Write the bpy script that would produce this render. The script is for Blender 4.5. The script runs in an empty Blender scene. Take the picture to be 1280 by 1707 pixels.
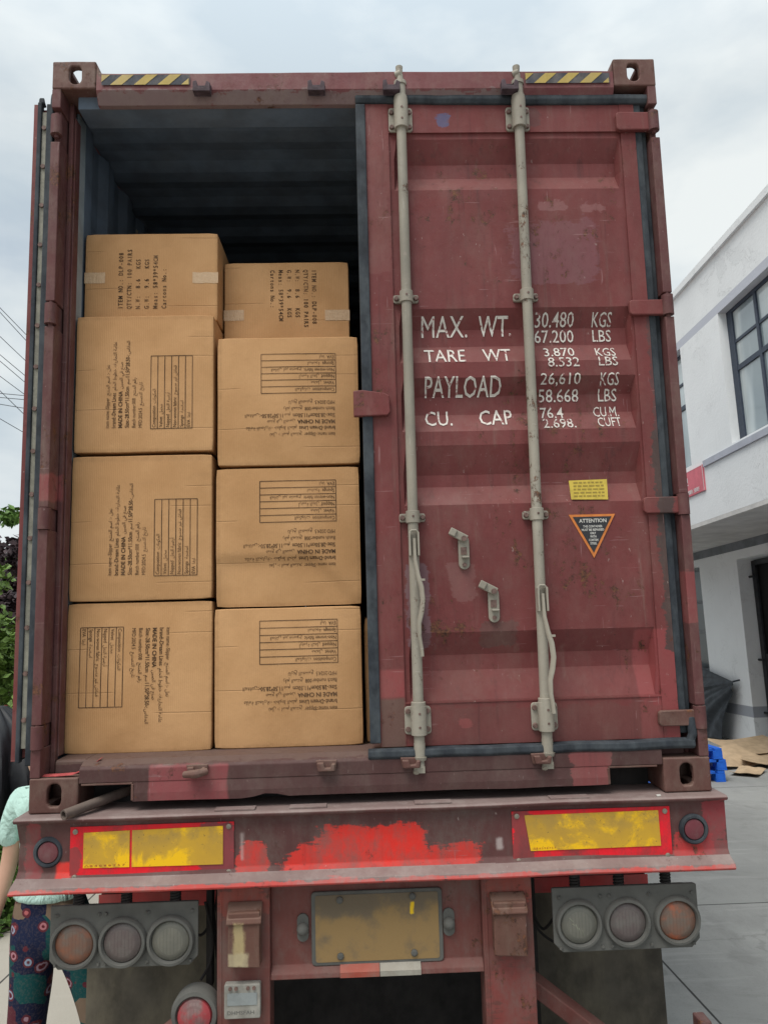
import bpy, bmesh, math, random, unicodedata
from mathutils import Matrix, Vector, noise as mnoise
R = math.radians
SC = bpy.context.scene
COL = SC.collection

# ------------------------------------------------------------------ camera
cam_d = bpy.data.cameras.new('camera'); cam = bpy.data.objects.new('camera', cam_d); COL.objects.link(cam)
CAM = Vector((-.0222, -2.7381, 2.0944))
def cam_rot(p, y, r):
    return Matrix.Rotation(y, 3, 'Z') @ Matrix.Rotation(p, 3, 'X') @ Matrix.Rotation(r, 3, 'Y')
M3 = cam_rot(.1268, -.0301, .0268)
right, fwd, up = M3.col[0], M3.col[1], M3.col[2]
m = Matrix((right, up, -fwd)).transposed().to_4x4(); m.translation = CAM
cam.matrix_world = m
cam_d.sensor_fit = 'HORIZONTAL'; cam_d.sensor_width = 36; cam_d.lens = 1229.9 / 1280 * 36
cam_d.clip_start = .05; cam_d.clip_end = 3000
SC.camera = cam

# ------------------------------------------------------------------ light
SUN_EL, SUN_AZ = R(62), R(215)          # azimuth of the sun, clockwise from +Y
SKY_K, CLOUD_K, SUN_K = .10, .80, 1.9
w = bpy.data.worlds.new('World'); SC.world = w; w.use_nodes = True
nt = w.node_tree; nt.nodes.clear()
def wn(t, **k):
    n = nt.nodes.new(t)
    for a, b in k.items(): setattr(n, a, b)
    return n
sky = wn('ShaderNodeTexSky', sky_type='NISHITA'); sky.sun_disc = False; sky.sun_elevation = SUN_EL; sky.sun_rotation = SUN_AZ
b1 = wn('ShaderNodeBackground'); b1.inputs[1].default_value = SKY_K; nt.links.new(sky.outputs[0], b1.inputs[0])
tc = wn('ShaderNodeTexCoord'); mp = wn('ShaderNodeMapping'); mp.inputs['Scale'].default_value = (1, 1, 2.2)
nt.links.new(tc.outputs['Generated'], mp.inputs[0])
n1 = wn('ShaderNodeTexNoise'); n1.inputs['Scale'].default_value = 2.1; n1.inputs['Detail'].default_value = 7; n1.inputs['Roughness'].default_value = .52; n1.inputs['Distortion'].default_value = .35
n2 = wn('ShaderNodeTexNoise'); n2.inputs['Scale'].default_value = 3.2; n2.inputs['Detail'].default_value = 6; n2.inputs['Roughness'].default_value = .5
for n in (n1, n2): nt.links.new(mp.outputs[0], n.inputs['Vector'])
cr = wn('ShaderNodeValToRGB'); e = cr.color_ramp.elements
e[0].position = .36; e[0].color = (.52, .60, .66, 1); e[1].position = .62; e[1].color = (.80, .84, .84, 1)
nt.links.new(n2.outputs[0], cr.inputs[0])
b2 = wn('ShaderNodeBackground'); b2.inputs[1].default_value = CLOUD_K; nt.links.new(cr.outputs[0], b2.inputs[0])
sx_ = wn('ShaderNodeSeparateXYZ'); nt.links.new(tc.outputs['Generated'], sx_.inputs[0])      # overcast: brightest overhead
zr = wn('ShaderNodeMapRange'); zr.inputs[1].default_value = .55; zr.inputs[2].default_value = 1; zr.inputs[3].default_value = CLOUD_K; zr.inputs[4].default_value = CLOUD_K*1.9
nt.links.new(sx_.outputs[2], zr.inputs[0]); nt.links.new(zr.outputs[0], b2.inputs[1])
mr = wn('ShaderNodeMapRange'); mr.inputs[1].default_value = .26; mr.inputs[2].default_value = .46; mr.inputs[3].default_value = .72; mr.inputs[4].default_value = 1
nt.links.new(n1.outputs[0], mr.inputs[0])
mx = wn('ShaderNodeMixShader'); nt.links.new(mr.outputs[0], mx.inputs[0]); nt.links.new(b1.outputs[0], mx.inputs[1]); nt.links.new(b2.outputs[0], mx.inputs[2])
wo = wn('ShaderNodeOutputWorld'); nt.links.new(mx.outputs[0], wo.inputs[0])
sd = bpy.data.lights.new('sun', 'SUN'); sd.energy = SUN_K; sd.angle = R(30); sd.color = (1, .96, .9)
so = bpy.data.objects.new('sun', sd); COL.objects.link(so)
sdir = Vector((math.sin(SUN_AZ) * math.cos(SUN_EL), math.cos(SUN_AZ) * math.cos(SUN_EL), math.sin(SUN_EL)))
so.rotation_euler = sdir.to_track_quat('Z', 'Y').to_euler()
SC.view_settings.view_transform = 'Standard'; SC.view_settings.look = 'None'
SC.view_settings.exposure = 0.42; SC.view_settings.gamma = 1
SC.cycles.max_bounces = 8

# ------------------------------------------------------------------ helpers
def tag(o, label=None, cat=None, group=None, kind=None):
    if label: o['label'] = label
    if cat: o['category'] = cat
    if group: o['group'] = group
    if kind: o['kind'] = kind
    return o
def empty(name, loc=(0, 0, 0), **k):
    o = bpy.data.objects.new(name, None); COL.objects.link(o); o.location = loc; o.empty_display_size = .1
    return tag(o, **k)
def copy_tree(o, parent=None):
    c = o.copy(); COL.objects.link(c)
    if parent is not None: c.parent = parent; c.matrix_parent_inverse = o.matrix_parent_inverse
    for ch in [x for x in bpy.data.objects if x.parent == o]: copy_tree(ch, c)
    return c
YT = Matrix.Rotation(R(-2.6), 4, 'X')     # the yard falls away gently behind the trailer
def yard(o):
    o.matrix_world = YT @ o.matrix_basis; return o

class MB:
    def __init__(s): s.v = []; s.f = []; s.mi = []
    def add(s, vs, fs, mi=0, M=None):
        n = len(s.v)
        s.v += [tuple(M @ Vector(p)) if M else tuple(p) for p in vs]
        s.f += [tuple(i + n for i in f) for f in fs]; s.mi += [mi] * len(fs); return s
    def box(s, x0, x1, y0, y1, z0, z1, mi=0, M=None):
        return s.add([(x0,y0,z0),(x1,y0,z0),(x1,y1,z0),(x0,y1,z0),(x0,y0,z1),(x1,y0,z1),(x1,y1,z1),(x0,y1,z1)],
                     [(0,3,2,1),(4,5,6,7),(0,1,5,4),(1,2,6,5),(2,3,7,6),(3,0,4,7)], mi, M)
    def prism(s, pts, a0, a1, axis='y', mi=0, M=None):
        # pts: 2D outline; axis y: (x,z), axis x: (y,z), axis z: (x,y)
        def P(p, a): return {'y': (p[0], a, p[1]), 'x': (a, p[0], p[1]), 'z': (p[0], p[1], a)}[axis]
        n = len(pts); vs = [P(p, a0) for p in pts] + [P(p, a1) for p in pts]
        fs = [tuple(range(n)), tuple(range(2*n-1, n-1, -1))] + [(i, i+n, (i+1) % n + n, (i+1) % n) for i in range(n)]
        return s.add(vs, fs, mi, M)
    def tube(s, pts, r, n=12, mi=0, cap=True, sx=1.0):
        pts = [Vector(p) for p in pts]; rs = r if isinstance(r, (list, tuple)) else [r] * len(pts)
        vs = []; fs = []; prev = None
        for i, p in enumerate(pts):
            d = (pts[min(i+1, len(pts)-1)] - pts[max(i-1, 0)]).normalized()
            if prev is None: a = d.orthogonal().normalized()
            else: a = (prev - d * prev.dot(d)).normalized()
            prev = a; b = d.cross(a)
            for k in range(n):
                t = 2*math.pi*k/n; vs.append(p + (a*math.cos(t)*sx + b*math.sin(t)) * rs[i])
        for i in range(len(pts)-1):
            for k in range(n): fs.append((i*n+k, i*n+(k+1) % n, (i+1)*n+(k+1) % n, (i+1)*n+k))
        if cap: fs.append(tuple(range(n-1, -1, -1))); fs.append(tuple((len(pts)-1)*n+k for k in range(n)))
        return s.add(vs, fs, mi)
    def lathe(s, c, prof, axis='y', n=32, mi=0):
        # prof: list of (r, a) along the axis from centre c
        vs = []; fs = []
        for r, a in prof:
            for k in range(n):
                t = 2*math.pi*k/n; u, v = r*math.cos(t), r*math.sin(t)
                vs.append({'y': (c[0]+u, c[1]+a, c[2]+v), 'z': (c[0]+u, c[1]+v, c[2]+a), 'x': (c[0]+a, c[1]+u, c[2]+v)}[axis])
        for i in range(len(prof)-1):
            for k in range(n): fs.append((i*n+k, i*n+(k+1) % n, (i+1)*n+(k+1) % n, (i+1)*n+k))
        fs.append(tuple(range(n))); fs.append(tuple((len(prof)-1)*n+k for k in range(n-1, -1, -1)))
        return s.add(vs, fs, mi)
    def build(s, name, mats, parent=None, bevel=0, smooth=False, seg=2, label=None, wob=0, wf=5):
        me = bpy.data.meshes.new(name); me.from_pydata(s.v, [], s.f)
        mats = mats if isinstance(mats, (list, tuple)) else [mats]
        for mm in mats: me.materials.append(mm)
        for p, i in zip(me.polygons, s.mi): p.material_index = i
        bm = bmesh.new(); bm.from_mesh(me); bmesh.ops.recalc_face_normals(bm, faces=bm.faces)
        if wob:
            for v in bm.verts: v.co += wob * mnoise.noise_vector(v.co * wf)
        bm.to_mesh(me); bm.free()
        if smooth:
            for p in me.polygons: p.use_smooth = True
            try: me.set_sharp_from_angle(angle=R(38))
            except Exception: pass
        o = bpy.data.objects.new(name, me); COL.objects.link(o)
        if parent: o.parent = parent
        if bevel:
            b = o.modifiers.new('bevel', 'BEVEL'); b.width = bevel; b.segments = seg; b.limit_method = 'ANGLE'; b.angle_limit = R(35)
        if label: o['label'] = label
        return o
def stadium(cx, cz, wx, wz, n=8):
    pts = []; r = min(wx, wz) / 2
    if wz >= wx:
        for k in range(n+1): t = math.pi*k/n; pts.append((cx + r*math.cos(t), cz + wz/2 - r + r*math.sin(t)))
        for k in range(n+1): t = math.pi + math.pi*k/n; pts.append((cx + r*math.cos(t), cz - wz/2 + r + r*math.sin(t)))
    else:
        for k in range(n+1): t = -math.pi/2 + math.pi*k/n; pts.append((cx + wx/2 - r + r*math.cos(t), cz + r*math.sin(t)))
        for k in range(n+1): t = math.pi/2 + math.pi*k/n; pts.append((cx - wx/2 + r + r*math.cos(t), cz + r*math.sin(t)))
    return pts
def rrect(x0, x1, z0, z1, r, n=4):
    pts = []
    for cx, cz, a in ((x1-r, z1-r, 0), (x0+r, z1-r, 90), (x0+r, z0+r, 180), (x1-r, z0+r, 270)):
        for k in range(n+1): t = R(a + 90*k/n); pts.append((cx + r*math.cos(t), cz + r*math.sin(t)))
    return pts
def holed(mb, x0, x1, z0, z1, hole, fn, t, mi=0, r=.012):
    # plate with a hole; fn(u, v, depth) -> point
    cx = sum(p[0] for p in hole)/len(hole); cz = sum(p[1] for p in hole)/len(hole); n = len(hole)
    outer = []
    for p in hole:
        dx, dz = p[0]-cx, p[1]-cz
        k = min((((x1 if dx > 0 else x0)-cx)/dx) if abs(dx) > 1e-6 else 1e9, (((z1 if dz > 0 else z0)-cz)/dz) if abs(dz) > 1e-6 else 1e9)
        outer.append((cx+dx*k, cz+dz*k))
    # snap nearest outer point to each corner
    for c in ((x0,z0),(x1,z0),(x1,z1),(x0,z1)):
        i = min(range(n), key=lambda i: (outer[i][0]-c[0])**2+(outer[i][1]-c[1])**2); outer[i] = c
    vs = [fn(*p, 0) for p in outer] + [fn(*p, 0) for p in hole] + [fn(*p, t) for p in hole] + [fn(*p, t) for p in outer]
    fs = []
    for i in range(n):
        j = (i+1) % n
        fs += [(i, j, n+j, n+i), (n+i, n+j, 2*n+j, 2*n+i), (2*n+i, 2*n+j, 3*n+j, 3*n+i), (3*n+i, 3*n+j, j, i)]
    mb.add(vs, fs, mi)

# ------------------------------------------------------------------ materials
class NM:
    def __init__(s, name, rough=.7, metal=0, spec=.3):
        s.m = bpy.data.materials.new(name); s.m.use_nodes = True; s.t = s.m.node_tree
        s.b = s.t.nodes['Principled BSDF']; s.b.inputs['Roughness'].default_value = rough; s.b.inputs['Metallic'].default_value = metal
        s.b.inputs['Specular IOR Level'].default_value = spec; s._p = None
    def n(s, t, **k):
        q = s.t.nodes.new('ShaderNode' + t)
        for a, b in k.items(): setattr(q, a, b)
        return q
    def l(s, a, b): s.t.links.new(a, b)
    def set(s, sock, v):
        if hasattr(v, 'is_output'): s.l(v, sock)
        else: sock.default_value = v if not (isinstance(v, (tuple, list)) and len(v) == 3 and sock.type == 'RGBA') else (*v, 1)
    def pos(s, obj=False):
        key = 'o' if obj else 'w'
        if s._p and key in s._p: return s._p[key]
        s._p = s._p or {}
        s._p[key] = s.n('TexCoord').outputs['Object'] if obj else s.n('NewGeometry').outputs['Position']
        return s._p[key]
    def xyz(s, obj=False):
        q = s.n('SeparateXYZ'); s.l(s.pos(obj), q.inputs[0]); return q.outputs
    def vec(s, scale, obj=False, off=None):
        q = s.n('Mapping'); q.inputs['Scale'].default_value = scale; s.l(s.pos(obj), q.inputs[0])
        if off is not None: s.set(q.inputs['Location'], off)
        return q.outputs[0]
    def noise(s, scale, detail=4, rough=.55, sc=(1, 1, 1), obj=False, dist=0, off=None):
        q = s.n('TexNoise'); q.inputs['Scale'].default_value = scale; q.inputs['Detail'].default_value = detail
        q.inputs['Roughness'].default_value = rough; q.inputs['Distortion'].default_value = dist
        s.l(s.vec(sc, obj, off), q.inputs['Vector']); return q.outputs[0]
    def math(s, op, a, b=0, c=None, clamp=False):
        q = s.n('Math', operation=op, use_clamp=clamp); s.set(q.inputs[0], a); s.set(q.inputs[1], b)
        if c is not None: s.set(q.inputs[2], c)
        return q.outputs[0]
    def ramp(s, v, lo, hi, a=0, b=1):
        q = s.n('MapRange', interpolation_type='SMOOTHSTEP'); s.set(q.inputs[0], v); s.set(q.inputs[1], lo); s.set(q.inputs[2], hi); s.set(q.inputs[3], a); s.set(q.inputs[4], b)
        return q.outputs[0]
    def mix(s, f, a, b, mode='MIX'):
        q = s.n('Mix', data_type='RGBA', blend_type=mode); s.set(q.inputs[0], f); s.set(q.inputs[6], a); s.set(q.inputs[7], b); return q.outputs[2]
    def boxm(s, x0, x1, z0, z1, e=.01, amp=.0, nscale=20, obj=False, ax='X'):
        o = s.xyz(obj); x, z = (o[0], o[2]) if ax == 'X' else (o[1], o[2])
        if amp > .02:
            e = amp*.7; a = s.ramp(x, x0-e, x0+e); b = s.ramp(x, x1-e, x1+e, 1, 0); c = s.ramp(z, z0-e*.6, z0+e*.6); d = s.ramp(z, z1-e, z1+e, 1, 0)
            v = s.math('MULTIPLY', s.math('MULTIPLY', a, b), s.math('MULTIPLY', c, d))
            v = s.math('ADD', v, s.math('MULTIPLY', s.math('SUBTRACT', s.noise(13, 9, .7, (1, 1, .75), obj), .5), 1.9))
            v = s.math('ADD', v, s.math('MULTIPLY', s.math('SUBTRACT', s.noise(60, 5, .75, (.16, 1, 1), obj), .5), 1.1))
            return s.math('MULTIPLY', s.ramp(v, .42, .60), s.ramp(s.math('MULTIPLY', s.math('MULTIPLY', a, b), s.math('MULTIPLY', c, d)), .03, .2))
        if amp:
            nn = s.math('MULTIPLY', s.math('SUBTRACT', s.noise(nscale, 5, .65, (1, 1, .6)), .5), amp*2)
            x = s.math('ADD', x, nn); z = s.math('ADD', z, s.math('MULTIPLY', nn, 1.3))
        a = s.ramp(x, x0-e, x0+e); b = s.ramp(x, x1-e, x1+e, 1, 0); c = s.ramp(z, z0-e, z0+e); d = s.ramp(z, z1-e, z1+e, 1, 0)
        return s.math('MULTIPLY', s.math('MULTIPLY', a, b), s.math('MULTIPLY', c, d))
    def bump(s, h, strength=.3, dist=.01):
        q = s.n('Bump'); q.inputs['Strength'].default_value = strength; q.inputs['Distance'].default_value = dist; s.l(h, q.inputs['Height']); s.l(q.outputs[0], s.b.inputs['Normal']); return s
    def out(s, c, rough=None):
        s.set(s.b.inputs['Base Color'], c)
        if rough is not None: s.set(s.b.inputs['Roughness'], rough)
        return s.m

RUST = (.10, .042, .022); DUST = (.30, .25, .20)
def paint(name, c, dust=.3, rust=.35, streak=.3, rough=.62, dustc=DUST, patches=(), scuff=.25, settle=.45, deep=.80, obj=False):
    """weathered paint: tone clouds, vertical run marks, dust film, rust bloom, small chips, painted patches"""
    s = NM(name, rough)
    c2 = tuple(x*deep for x in c)
    col = s.mix(s.ramp(s.noise(2.1, 5, .6, obj=obj), .3, .7), c2, c)
    col = s.mix(s.math('MULTIPLY', s.ramp(s.noise(11, 8, .7, (1, 1, .4), obj=obj), .44, .74), .28), col, tuple(min(1, x*1.35+.012) for x in c))
    for (x0, x1, z0, z1, pc, st, amp) in patches:
        col = s.mix(s.math('MULTIPLY', s.boxm(x0, x1, z0, z1, .006, amp, 16, obj), st), col, pc)
    # long run marks below seams, thin and thick
    st = s.ramp(s.noise(34, 5, .65, (1, 1, .05), obj=obj), .52, .74)
    st = s.math('MULTIPLY', st, s.ramp(s.noise(3.3, 4, .6, obj=obj), .38, .62, .25, 1))
    col = s.mix(s.math('MULTIPLY', st, streak), col, tuple(x*.42+.01 for x in c))
    st2 = s.ramp(s.noise(21, 4, .6, (1, 1, .08), obj=obj, off=(3, 1, 2)), .58, .8); col = s.mix(s.math('MULTIPLY', st2, streak*.5), col, dustc)
    du = s.math('MULTIPLY', s.ramp(s.noise(8, 9, .74, (1, 1, .6), obj=obj), .40, .74), dust)
    col = s.mix(du, col, dustc)
    if settle:                           # dust that has settled on ledges and slopes facing up
        g = s.n('NewGeometry'); q = s.n('SeparateXYZ'); s.l(g.outputs['Normal'], q.inputs[0])
        col = s.mix(s.math('MULTIPLY', s.ramp(q.outputs[2], .15, .8), s.ramp(s.noise(6, 5, .6, obj=obj), .2, .6, settle*.6, settle)), col, tuple(x*.4+y*.7 for x, y in zip(dustc, c)))
    h = s.noise(38, 6, .65, obj=obj)
    if rust:
        rn = s.noise(17, 10, .78, (1, 1, .75), obj=obj); area = s.ramp(s.noise(1.9, 3, .5, obj=obj, off=(7, 3, 5)), .36, .62, -.09, .03)
        rn = s.math('ADD', rn, area); ru = s.ramp(rn, .645 - rust*.13, .675 - rust*.11)
        halo = s.ramp(rn, .60 - rust*.13, .66 - rust*.11)
        col = s.mix(s.math('MULTIPLY', halo, .35), col, tuple(x*.5 for x in c))
        col = s.mix(s.math('MULTIPLY', ru, .9), col, s.mix(s.ramp(s.noise(70, 4, .7, obj=obj), .35, .65), (.045, .022, .016), (.17, .07, .035)))
        h = s.math('SUBTRACT', h, s.math('MULTIPLY', ru, .6))
    if scuff:
        ch = s.ramp(s.noise(60, 4, .6, (1, 1, .6), obj=obj), .70, .72)
        col = s.mix(s.math('MULTIPLY', ch, scuff), col, (.42, .33, .30))
        for scl, off in (((.06, 1, 1), (1, 2, 3)), ((1, 1, .07), (4, 4, 1))):
            sc = s.math('MULTIPLY', s.ramp(s.noise(120, 2, .5, scl, obj=obj, off=off), .70, .72), s.ramp(s.noise(5, 2, .5, obj=obj, off=off), .52, .6))
            col = s.mix(s.math('MULTIPLY', sc, scuff), col, tuple(min(1, x*1.2+.16) for x in c))
    s.bump(h, .3, .004)
    return s.out(col, s.ramp(s.noise(7, 6, .7, obj=obj), .3, .7, rough-.12, rough+.18))
def plain(name, c, rough=.7, var=.3, scale=12, metal=0, dust=0, bump=.2, obj=False, dustc=DUST, spec=.3):
    s = NM(name, rough, metal, spec)
    col = s.mix(s.ramp(s.noise(scale, 6, .6, obj=obj), .3, .7), tuple(x*(1-var) for x in c), tuple(min(1, x*(1+var*.6)) for x in c))
    if dust: col = s.mix(s.math('MULTIPLY', s.ramp(s.noise(scale*.7, 7, .65, (1, 1, .5), obj=obj), .35, .7), dust), col, dustc)
    if bump: s.bump(s.noise(scale*4, 5, .6, obj=obj), bump, .004)
    return s.out(col)

MAROON = (.172, .042, .041)
FRESH = (.29, .062, .064)
m_door = paint('door_paint', MAROON, dust=.20, rust=.42, streak=.7, dustc=(.22, .16, .13), scuff=.35, patches=[
    (.99, 1.16, 1.58, 1.98, FRESH, .6, .012), (.03, .118, 1.76, 1.86, FRESH, .7, .004), (.03, .118, 1.57, 1.755, (.12, .075, .06), .8, .008),
    (.31, .365, 1.64, 1.69, FRESH, .8, .05), (.322, .372, 4.02, 4.075, (.06, .13, .27), .55, .035), (.40, .55, 1.93, 2.03, (.10, .07, .06), .5, .05), (.12, 1.06, 1.58, 1.72, (.12, .055, .048), .35, .08), (.03, .12, 3.4, 4.1, (.22, .09, .08), .3, .06), (.66, .74, 4.02, 4.10, (.08, .05, .05), .45, .04), (.30, .40, 2.10, 2.25, (.26, .14, .13), .3, .05),
    (1.105, 1.16, 1.9, 2.75, (.055, .045, .042), .85, .05), (1.12, 1.16, 2.7, 3.2, (.07, .05, .05), .6, .04), (.135, .225, 1.93, 2.25, (.19, .13, .15), .6, .045), (.70, .84, 3.655, 3.70, (.34, .18, .18), .32, .05), (.88, .99, 3.65, 3.69, (.34, .18, .18), .32, .05), (.60, .95, 3.35, 3.62, (.20, .085, .10), .5, .12)])
m_frame = paint('container_paint', (.170, .052, .056), dust=.25, rust=.42, streak=.4, patches=[
    (-1.1, 1.1, 1.40, 1.60, (.088, .048, .046), .92, .02), (-.80, -.52, 1.42, 1.556, (.25, .06, .065), .8, .012), (.72, .85, 1.42, 1.56, (.24, .065, .065), .7, .03), (-1.05, .6, 4.115, 4.166, (.20, .155, .15), .7, .05)])
m_sill = paint('sill_paint', (.082, .036, .034), dust=.3, rust=.6, streak=.3, settle=.25, dustc=(.16, .13, .11), patches=[(-.80, -.52, 1.42, 1.553, (.25, .06, .065), .85, .014), (.71, .86, 1.42, 1.57, (.24, .065, .065), .75, .04), (-1.2, 0, 1.556, 1.60, (.15, .10, .08), .6, .03)])
m_post = paint('post_paint', (.115, .042, .042), dust=.22, rust=.6, streak=.4, patches=[(-1.24, -1.17, 2.52, 2.62, FRESH, .6, .02), (1.17, 1.24, 2.0, 2.2, FRESH, .5, .03)])
m_cast = paint('casting_paint', (.125, .056, .046), dust=.32, rust=.6, streak=.25, deep=.7)
m_side = paint('side_paint', (.22, .055, .058), dust=.3, rust=.35, streak=.5)
m_inside = plain('inside_paint_hazed', (.115, .150, .200), .75, .25, 6, dust=.25, dustc=(.12, .12, .12))  # bluish tint puts the lens haze over the interior into its colour
m_rod = paint('rod_galvanised', (.34, .31, .255), dust=.5, rust=.42, streak=.4, rough=.55, dustc=(.30, .25, .20), scuff=.3, deep=.7, settle=.2)
m_bolt = plain('bolt_steel', (.16, .10, .085), .6, .4, 80)
m_rubber = plain('rubber', (.024, .029, .037), .75, .35, 18, dust=.5, dustc=(.10, .115, .125))
m_strip = plain('gasket_strip', (.25, .24, .195), .6, .3, 30, dust=.4, dustc=(.16, .15, .13))
m_dark = plain('dark_steel', (.022, .02, .02), .8, .4, 12, dust=.25, dustc=(.07, .06, .055))
m_jamb = plain('jamb_lit_paint', (.28, .34, .38), .65, .3, 6, dust=.3)  # pale bluish: the light falling on the jamb is put into its colour
m_keep = plain('keeper_steel', (.075, .05, .06), .7, .4, 30)
m_hole = plain('hole_shade', (.012, .012, .012), .9, .2, 12)
DIRT = (.135, .105, .092)
m_beam = paint('beam_paint', (.105, .040, .038), settle=.3, dust=.75, rust=.25, streak=.42, dustc=DIRT, scuff=.45, patches=[
    (-.33, .37, 1.170, 1.258, (.66, .035, .025), .9, .10), (-.20, .19, 1.17, 1.335, (.72, .03, .02), .95, .08), (-.48, -.38, 1.18, 1.29, (.66, .04, .03), .85, .06),
    (-1.105, -1.05, 1.19, 1.245, (.70, .04, .03), .95, .006), (1.05, 1.2, 1.18, 1.27, (.6, .04, .04), .7, .07), (-1.22, -1.16, 1.17, 1.38, (.33, .04, .05), .6, .03),
    (1.16, 1.25, 1.17, 1.38, (.33, .045, .055), .7, .04), (-.472, -.462, 1.23, 1.32, (.6, .5, .48), .5, .012), (.425, .445, 1.235, 1.275, (.6, .52, .5), .55, .015),
    (-1.3, 1.3, 1.152, 1.172, (.62, .06, .05), .75, .03)])
m_lip = paint('lip_paint', (.20, .135, .125), settle=.3, dust=.8, rust=.15, streak=.1, dustc=(.30, .25, .23), scuff=.5, patches=[(-1.3, 1.3, 1.15, 1.171, (.62, .06, .05), .8, .025)])
m_under = paint('under_paint', (.155, .050, .042), settle=.4, dust=.75, rust=.25, streak=.35, dustc=(.15, .11, .095), scuff=.1, patches=[(-.55, -.38, 1.04, 1.16, (.34, .06, .04), .55, .10), (.37, .54, 1.05, 1.16, (.34, .06, .04), .55, .10), (.38, .54, .6, .85, (.26, .05, .045), .5, .12)])
m_lampbox = plain('lamp_box_dust', (.105, .104, .096), .9, .2, 9, dust=.35, dustc=(.16, .155, .14))
m_lampbox2 = plain('scrape_pale', (.24, .245, .19), .8, .2, 30)
m_mud = plain('mudflap_rubber', (.085, .075, .06), .9, .4, 6, dust=.8, dustc=(.19, .165, .12))
m_refl_red = paint('reflective_red', (.80, .012, .025), dust=.9, rust=0, streak=.5, dustc=(.13, .045, .045), scuff=0, deep=.8, settle=0, patches=[
    (-1.06, -1.02, 1.17, 1.30, (.22, .05, .05), .8, .03), (-.62, -.48, 1.17, 1.37, (.17, .05, .055), .9, .06), (-.9, -.45, 1.17, 1.20, (.2, .05, .05), .8, .03), (.48, .56, 1.17, 1.37, (.20, .05, .05), .85, .05)])
def refl_yellow():
    s = NM('reflective_yellow', .5)
    x0_, y0_, z0_ = s.xyz(); nn_ = s.noise(7, 6, .62, (1, 1, 1), dist=.5)
    g = s.math('ADD', nn_, s.math('MULTIPLY', s.ramp(z0_, 1.225, 1.30, -.05, .05), 1)); g = s.math('SUBTRACT', g, s.math('MULTIPLY', s.ramp(x0_, -.86, -.84, 1, 0), .07)); g = s.ramp(g, .42, .53)
    col = s.mix(s.math('MULTIPLY', g, s.ramp(s.noise(4, 4, .6), .3, .7, .65, 1)), (.86, .50, .008), (.45, .265, .04))
    z = s.xyz()[2]; low = s.ramp(z, 1.26, 1.33, 0, .5)
    col = s.mix(s.math('MULTIPLY', low, s.ramp(s.noise(22, 5, .6), .4, .6)), col, (.30, .20, .07))
    col = s.mix(s.ramp(s.noise(130, 3, .6), .66, .70, 0, .7), col, (.13, .08, .04)); return s.out(col)
m_refl_y = refl_yellow()

def cardboard():
    s = NM('cardboard', .78, 0, .2); o = s.xyz(True)
    rnd = s.n('ObjectInfo').outputs['Random']; rv = s.n('CombineXYZ'); s.l(s.math('MULTIPLY', rnd, 31.7), rv.inputs[0]); s.l(s.math('MULTIPLY', rnd, 17.1), rv.inputs[1])
    base = s.mix(s.ramp(s.noise(3.2, 5, .6, obj=True, off=rv.outputs[0]), .3, .7), (.450, .244, .108), (.565, .322, .154))
    base = s.mix(s.math('MULTIPLY', rnd, .28), base, (.37, .205, .09))
    fl = s.n('TexWave', wave_type='BANDS', bands_direction='X'); fl.inputs['Scale'].default_value = 42; fl.inputs['Distortion'].default_value = .6; s.l(s.pos(True), fl.inputs[0])
    base = s.mix(s.math('MULTIPLY', fl.outputs[1], .07), base, (.25, .14, .07))
    base = s.mix(s.math('MULTIPLY', s.ramp(s.noise(26, 6, .7, (.25, 1, 1), True), .55, .8), .22), base, (.30, .17, .085))
    # darker scuffed borders where the board is scored and folded
    ax = s.math('ABSOLUTE', o[0]); az = s.math('ABSOLUTE', s.math('SUBTRACT', o[2], .28))
    ed = s.math('MAXIMUM', s.ramp(ax, .262, .272), s.ramp(az, .262, .274))
    base = s.mix(s.math('MULTIPLY', ed, s.ramp(s.noise(30, 5, .7, obj=True), .3, .7, .05, .45)), base, (.30, .165, .075))
    cre = None
    for k, (zc, x0, x1) in enumerate(((.39, .10, .30), (.17, -.30, -.08), (.47, .16, .3), (.335, -.3, -.18), (.09, .05, .3))):
        zz = s.math('ADD', o[2], s.math('MULTIPLY', s.math('SUBTRACT', s.noise(3, 2, .5, obj=True, off=rv.outputs[0]), .5), .007))
        zz = s.math('ADD', zz, s.math('MULTIPLY', s.math('SUBTRACT', rnd, .5), .12))
        ln = s.math('MULTIPLY', s.ramp(s.math('ABSOLUTE', s.math('SUBTRACT', zz, zc)), 0, .0032, 1, 0), s.math('MULTIPLY', s.ramp(o[0], x0, x0+.04), s.ramp(o[0], x1-.04, x1, 1, 0)))
        cre = ln if cre is None else s.math('MAXIMUM', cre, ln)
    base = s.mix(s.math('MULTIPLY', cre, .28), base, (.22, .12, .06))
    h = s.math('ADD', s.math('MULTIPLY', fl.outputs[1], .12), s.math('ADD', s.math('MULTIPLY', s.noise(9, 5, .6, obj=True, off=rv.outputs[0]), 1.2), s.math('MULTIPLY', cre, -.5)))
    s.bump(h, .5, .006); return s.out(base)
m_card = cardboard()
m_card_pale = plain('cardboard_pale', (.50, .37, .24), .85, .15, 8, obj=True)
m_ink = NM('carton_ink', .85, 0, .1); m_ink = m_ink.out(m_ink.mix(m_ink.ramp(m_ink.noise(9, 6, .7), .42, .75, 0, .55), (.045, .028, .02), (.36, .21, .11)))
m_tape = NM('clear_tape', .22, 0, .6); m_tape.bump(m_tape.noise(60, 6, .7, (2, 1, .6)), .8, .004); m_tape = m_tape.out(m_tape.mix(m_tape.noise(35, 5, .7, (1, 1, 3)), (.44, .27, .14), (.62, .44, .28)))
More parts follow.
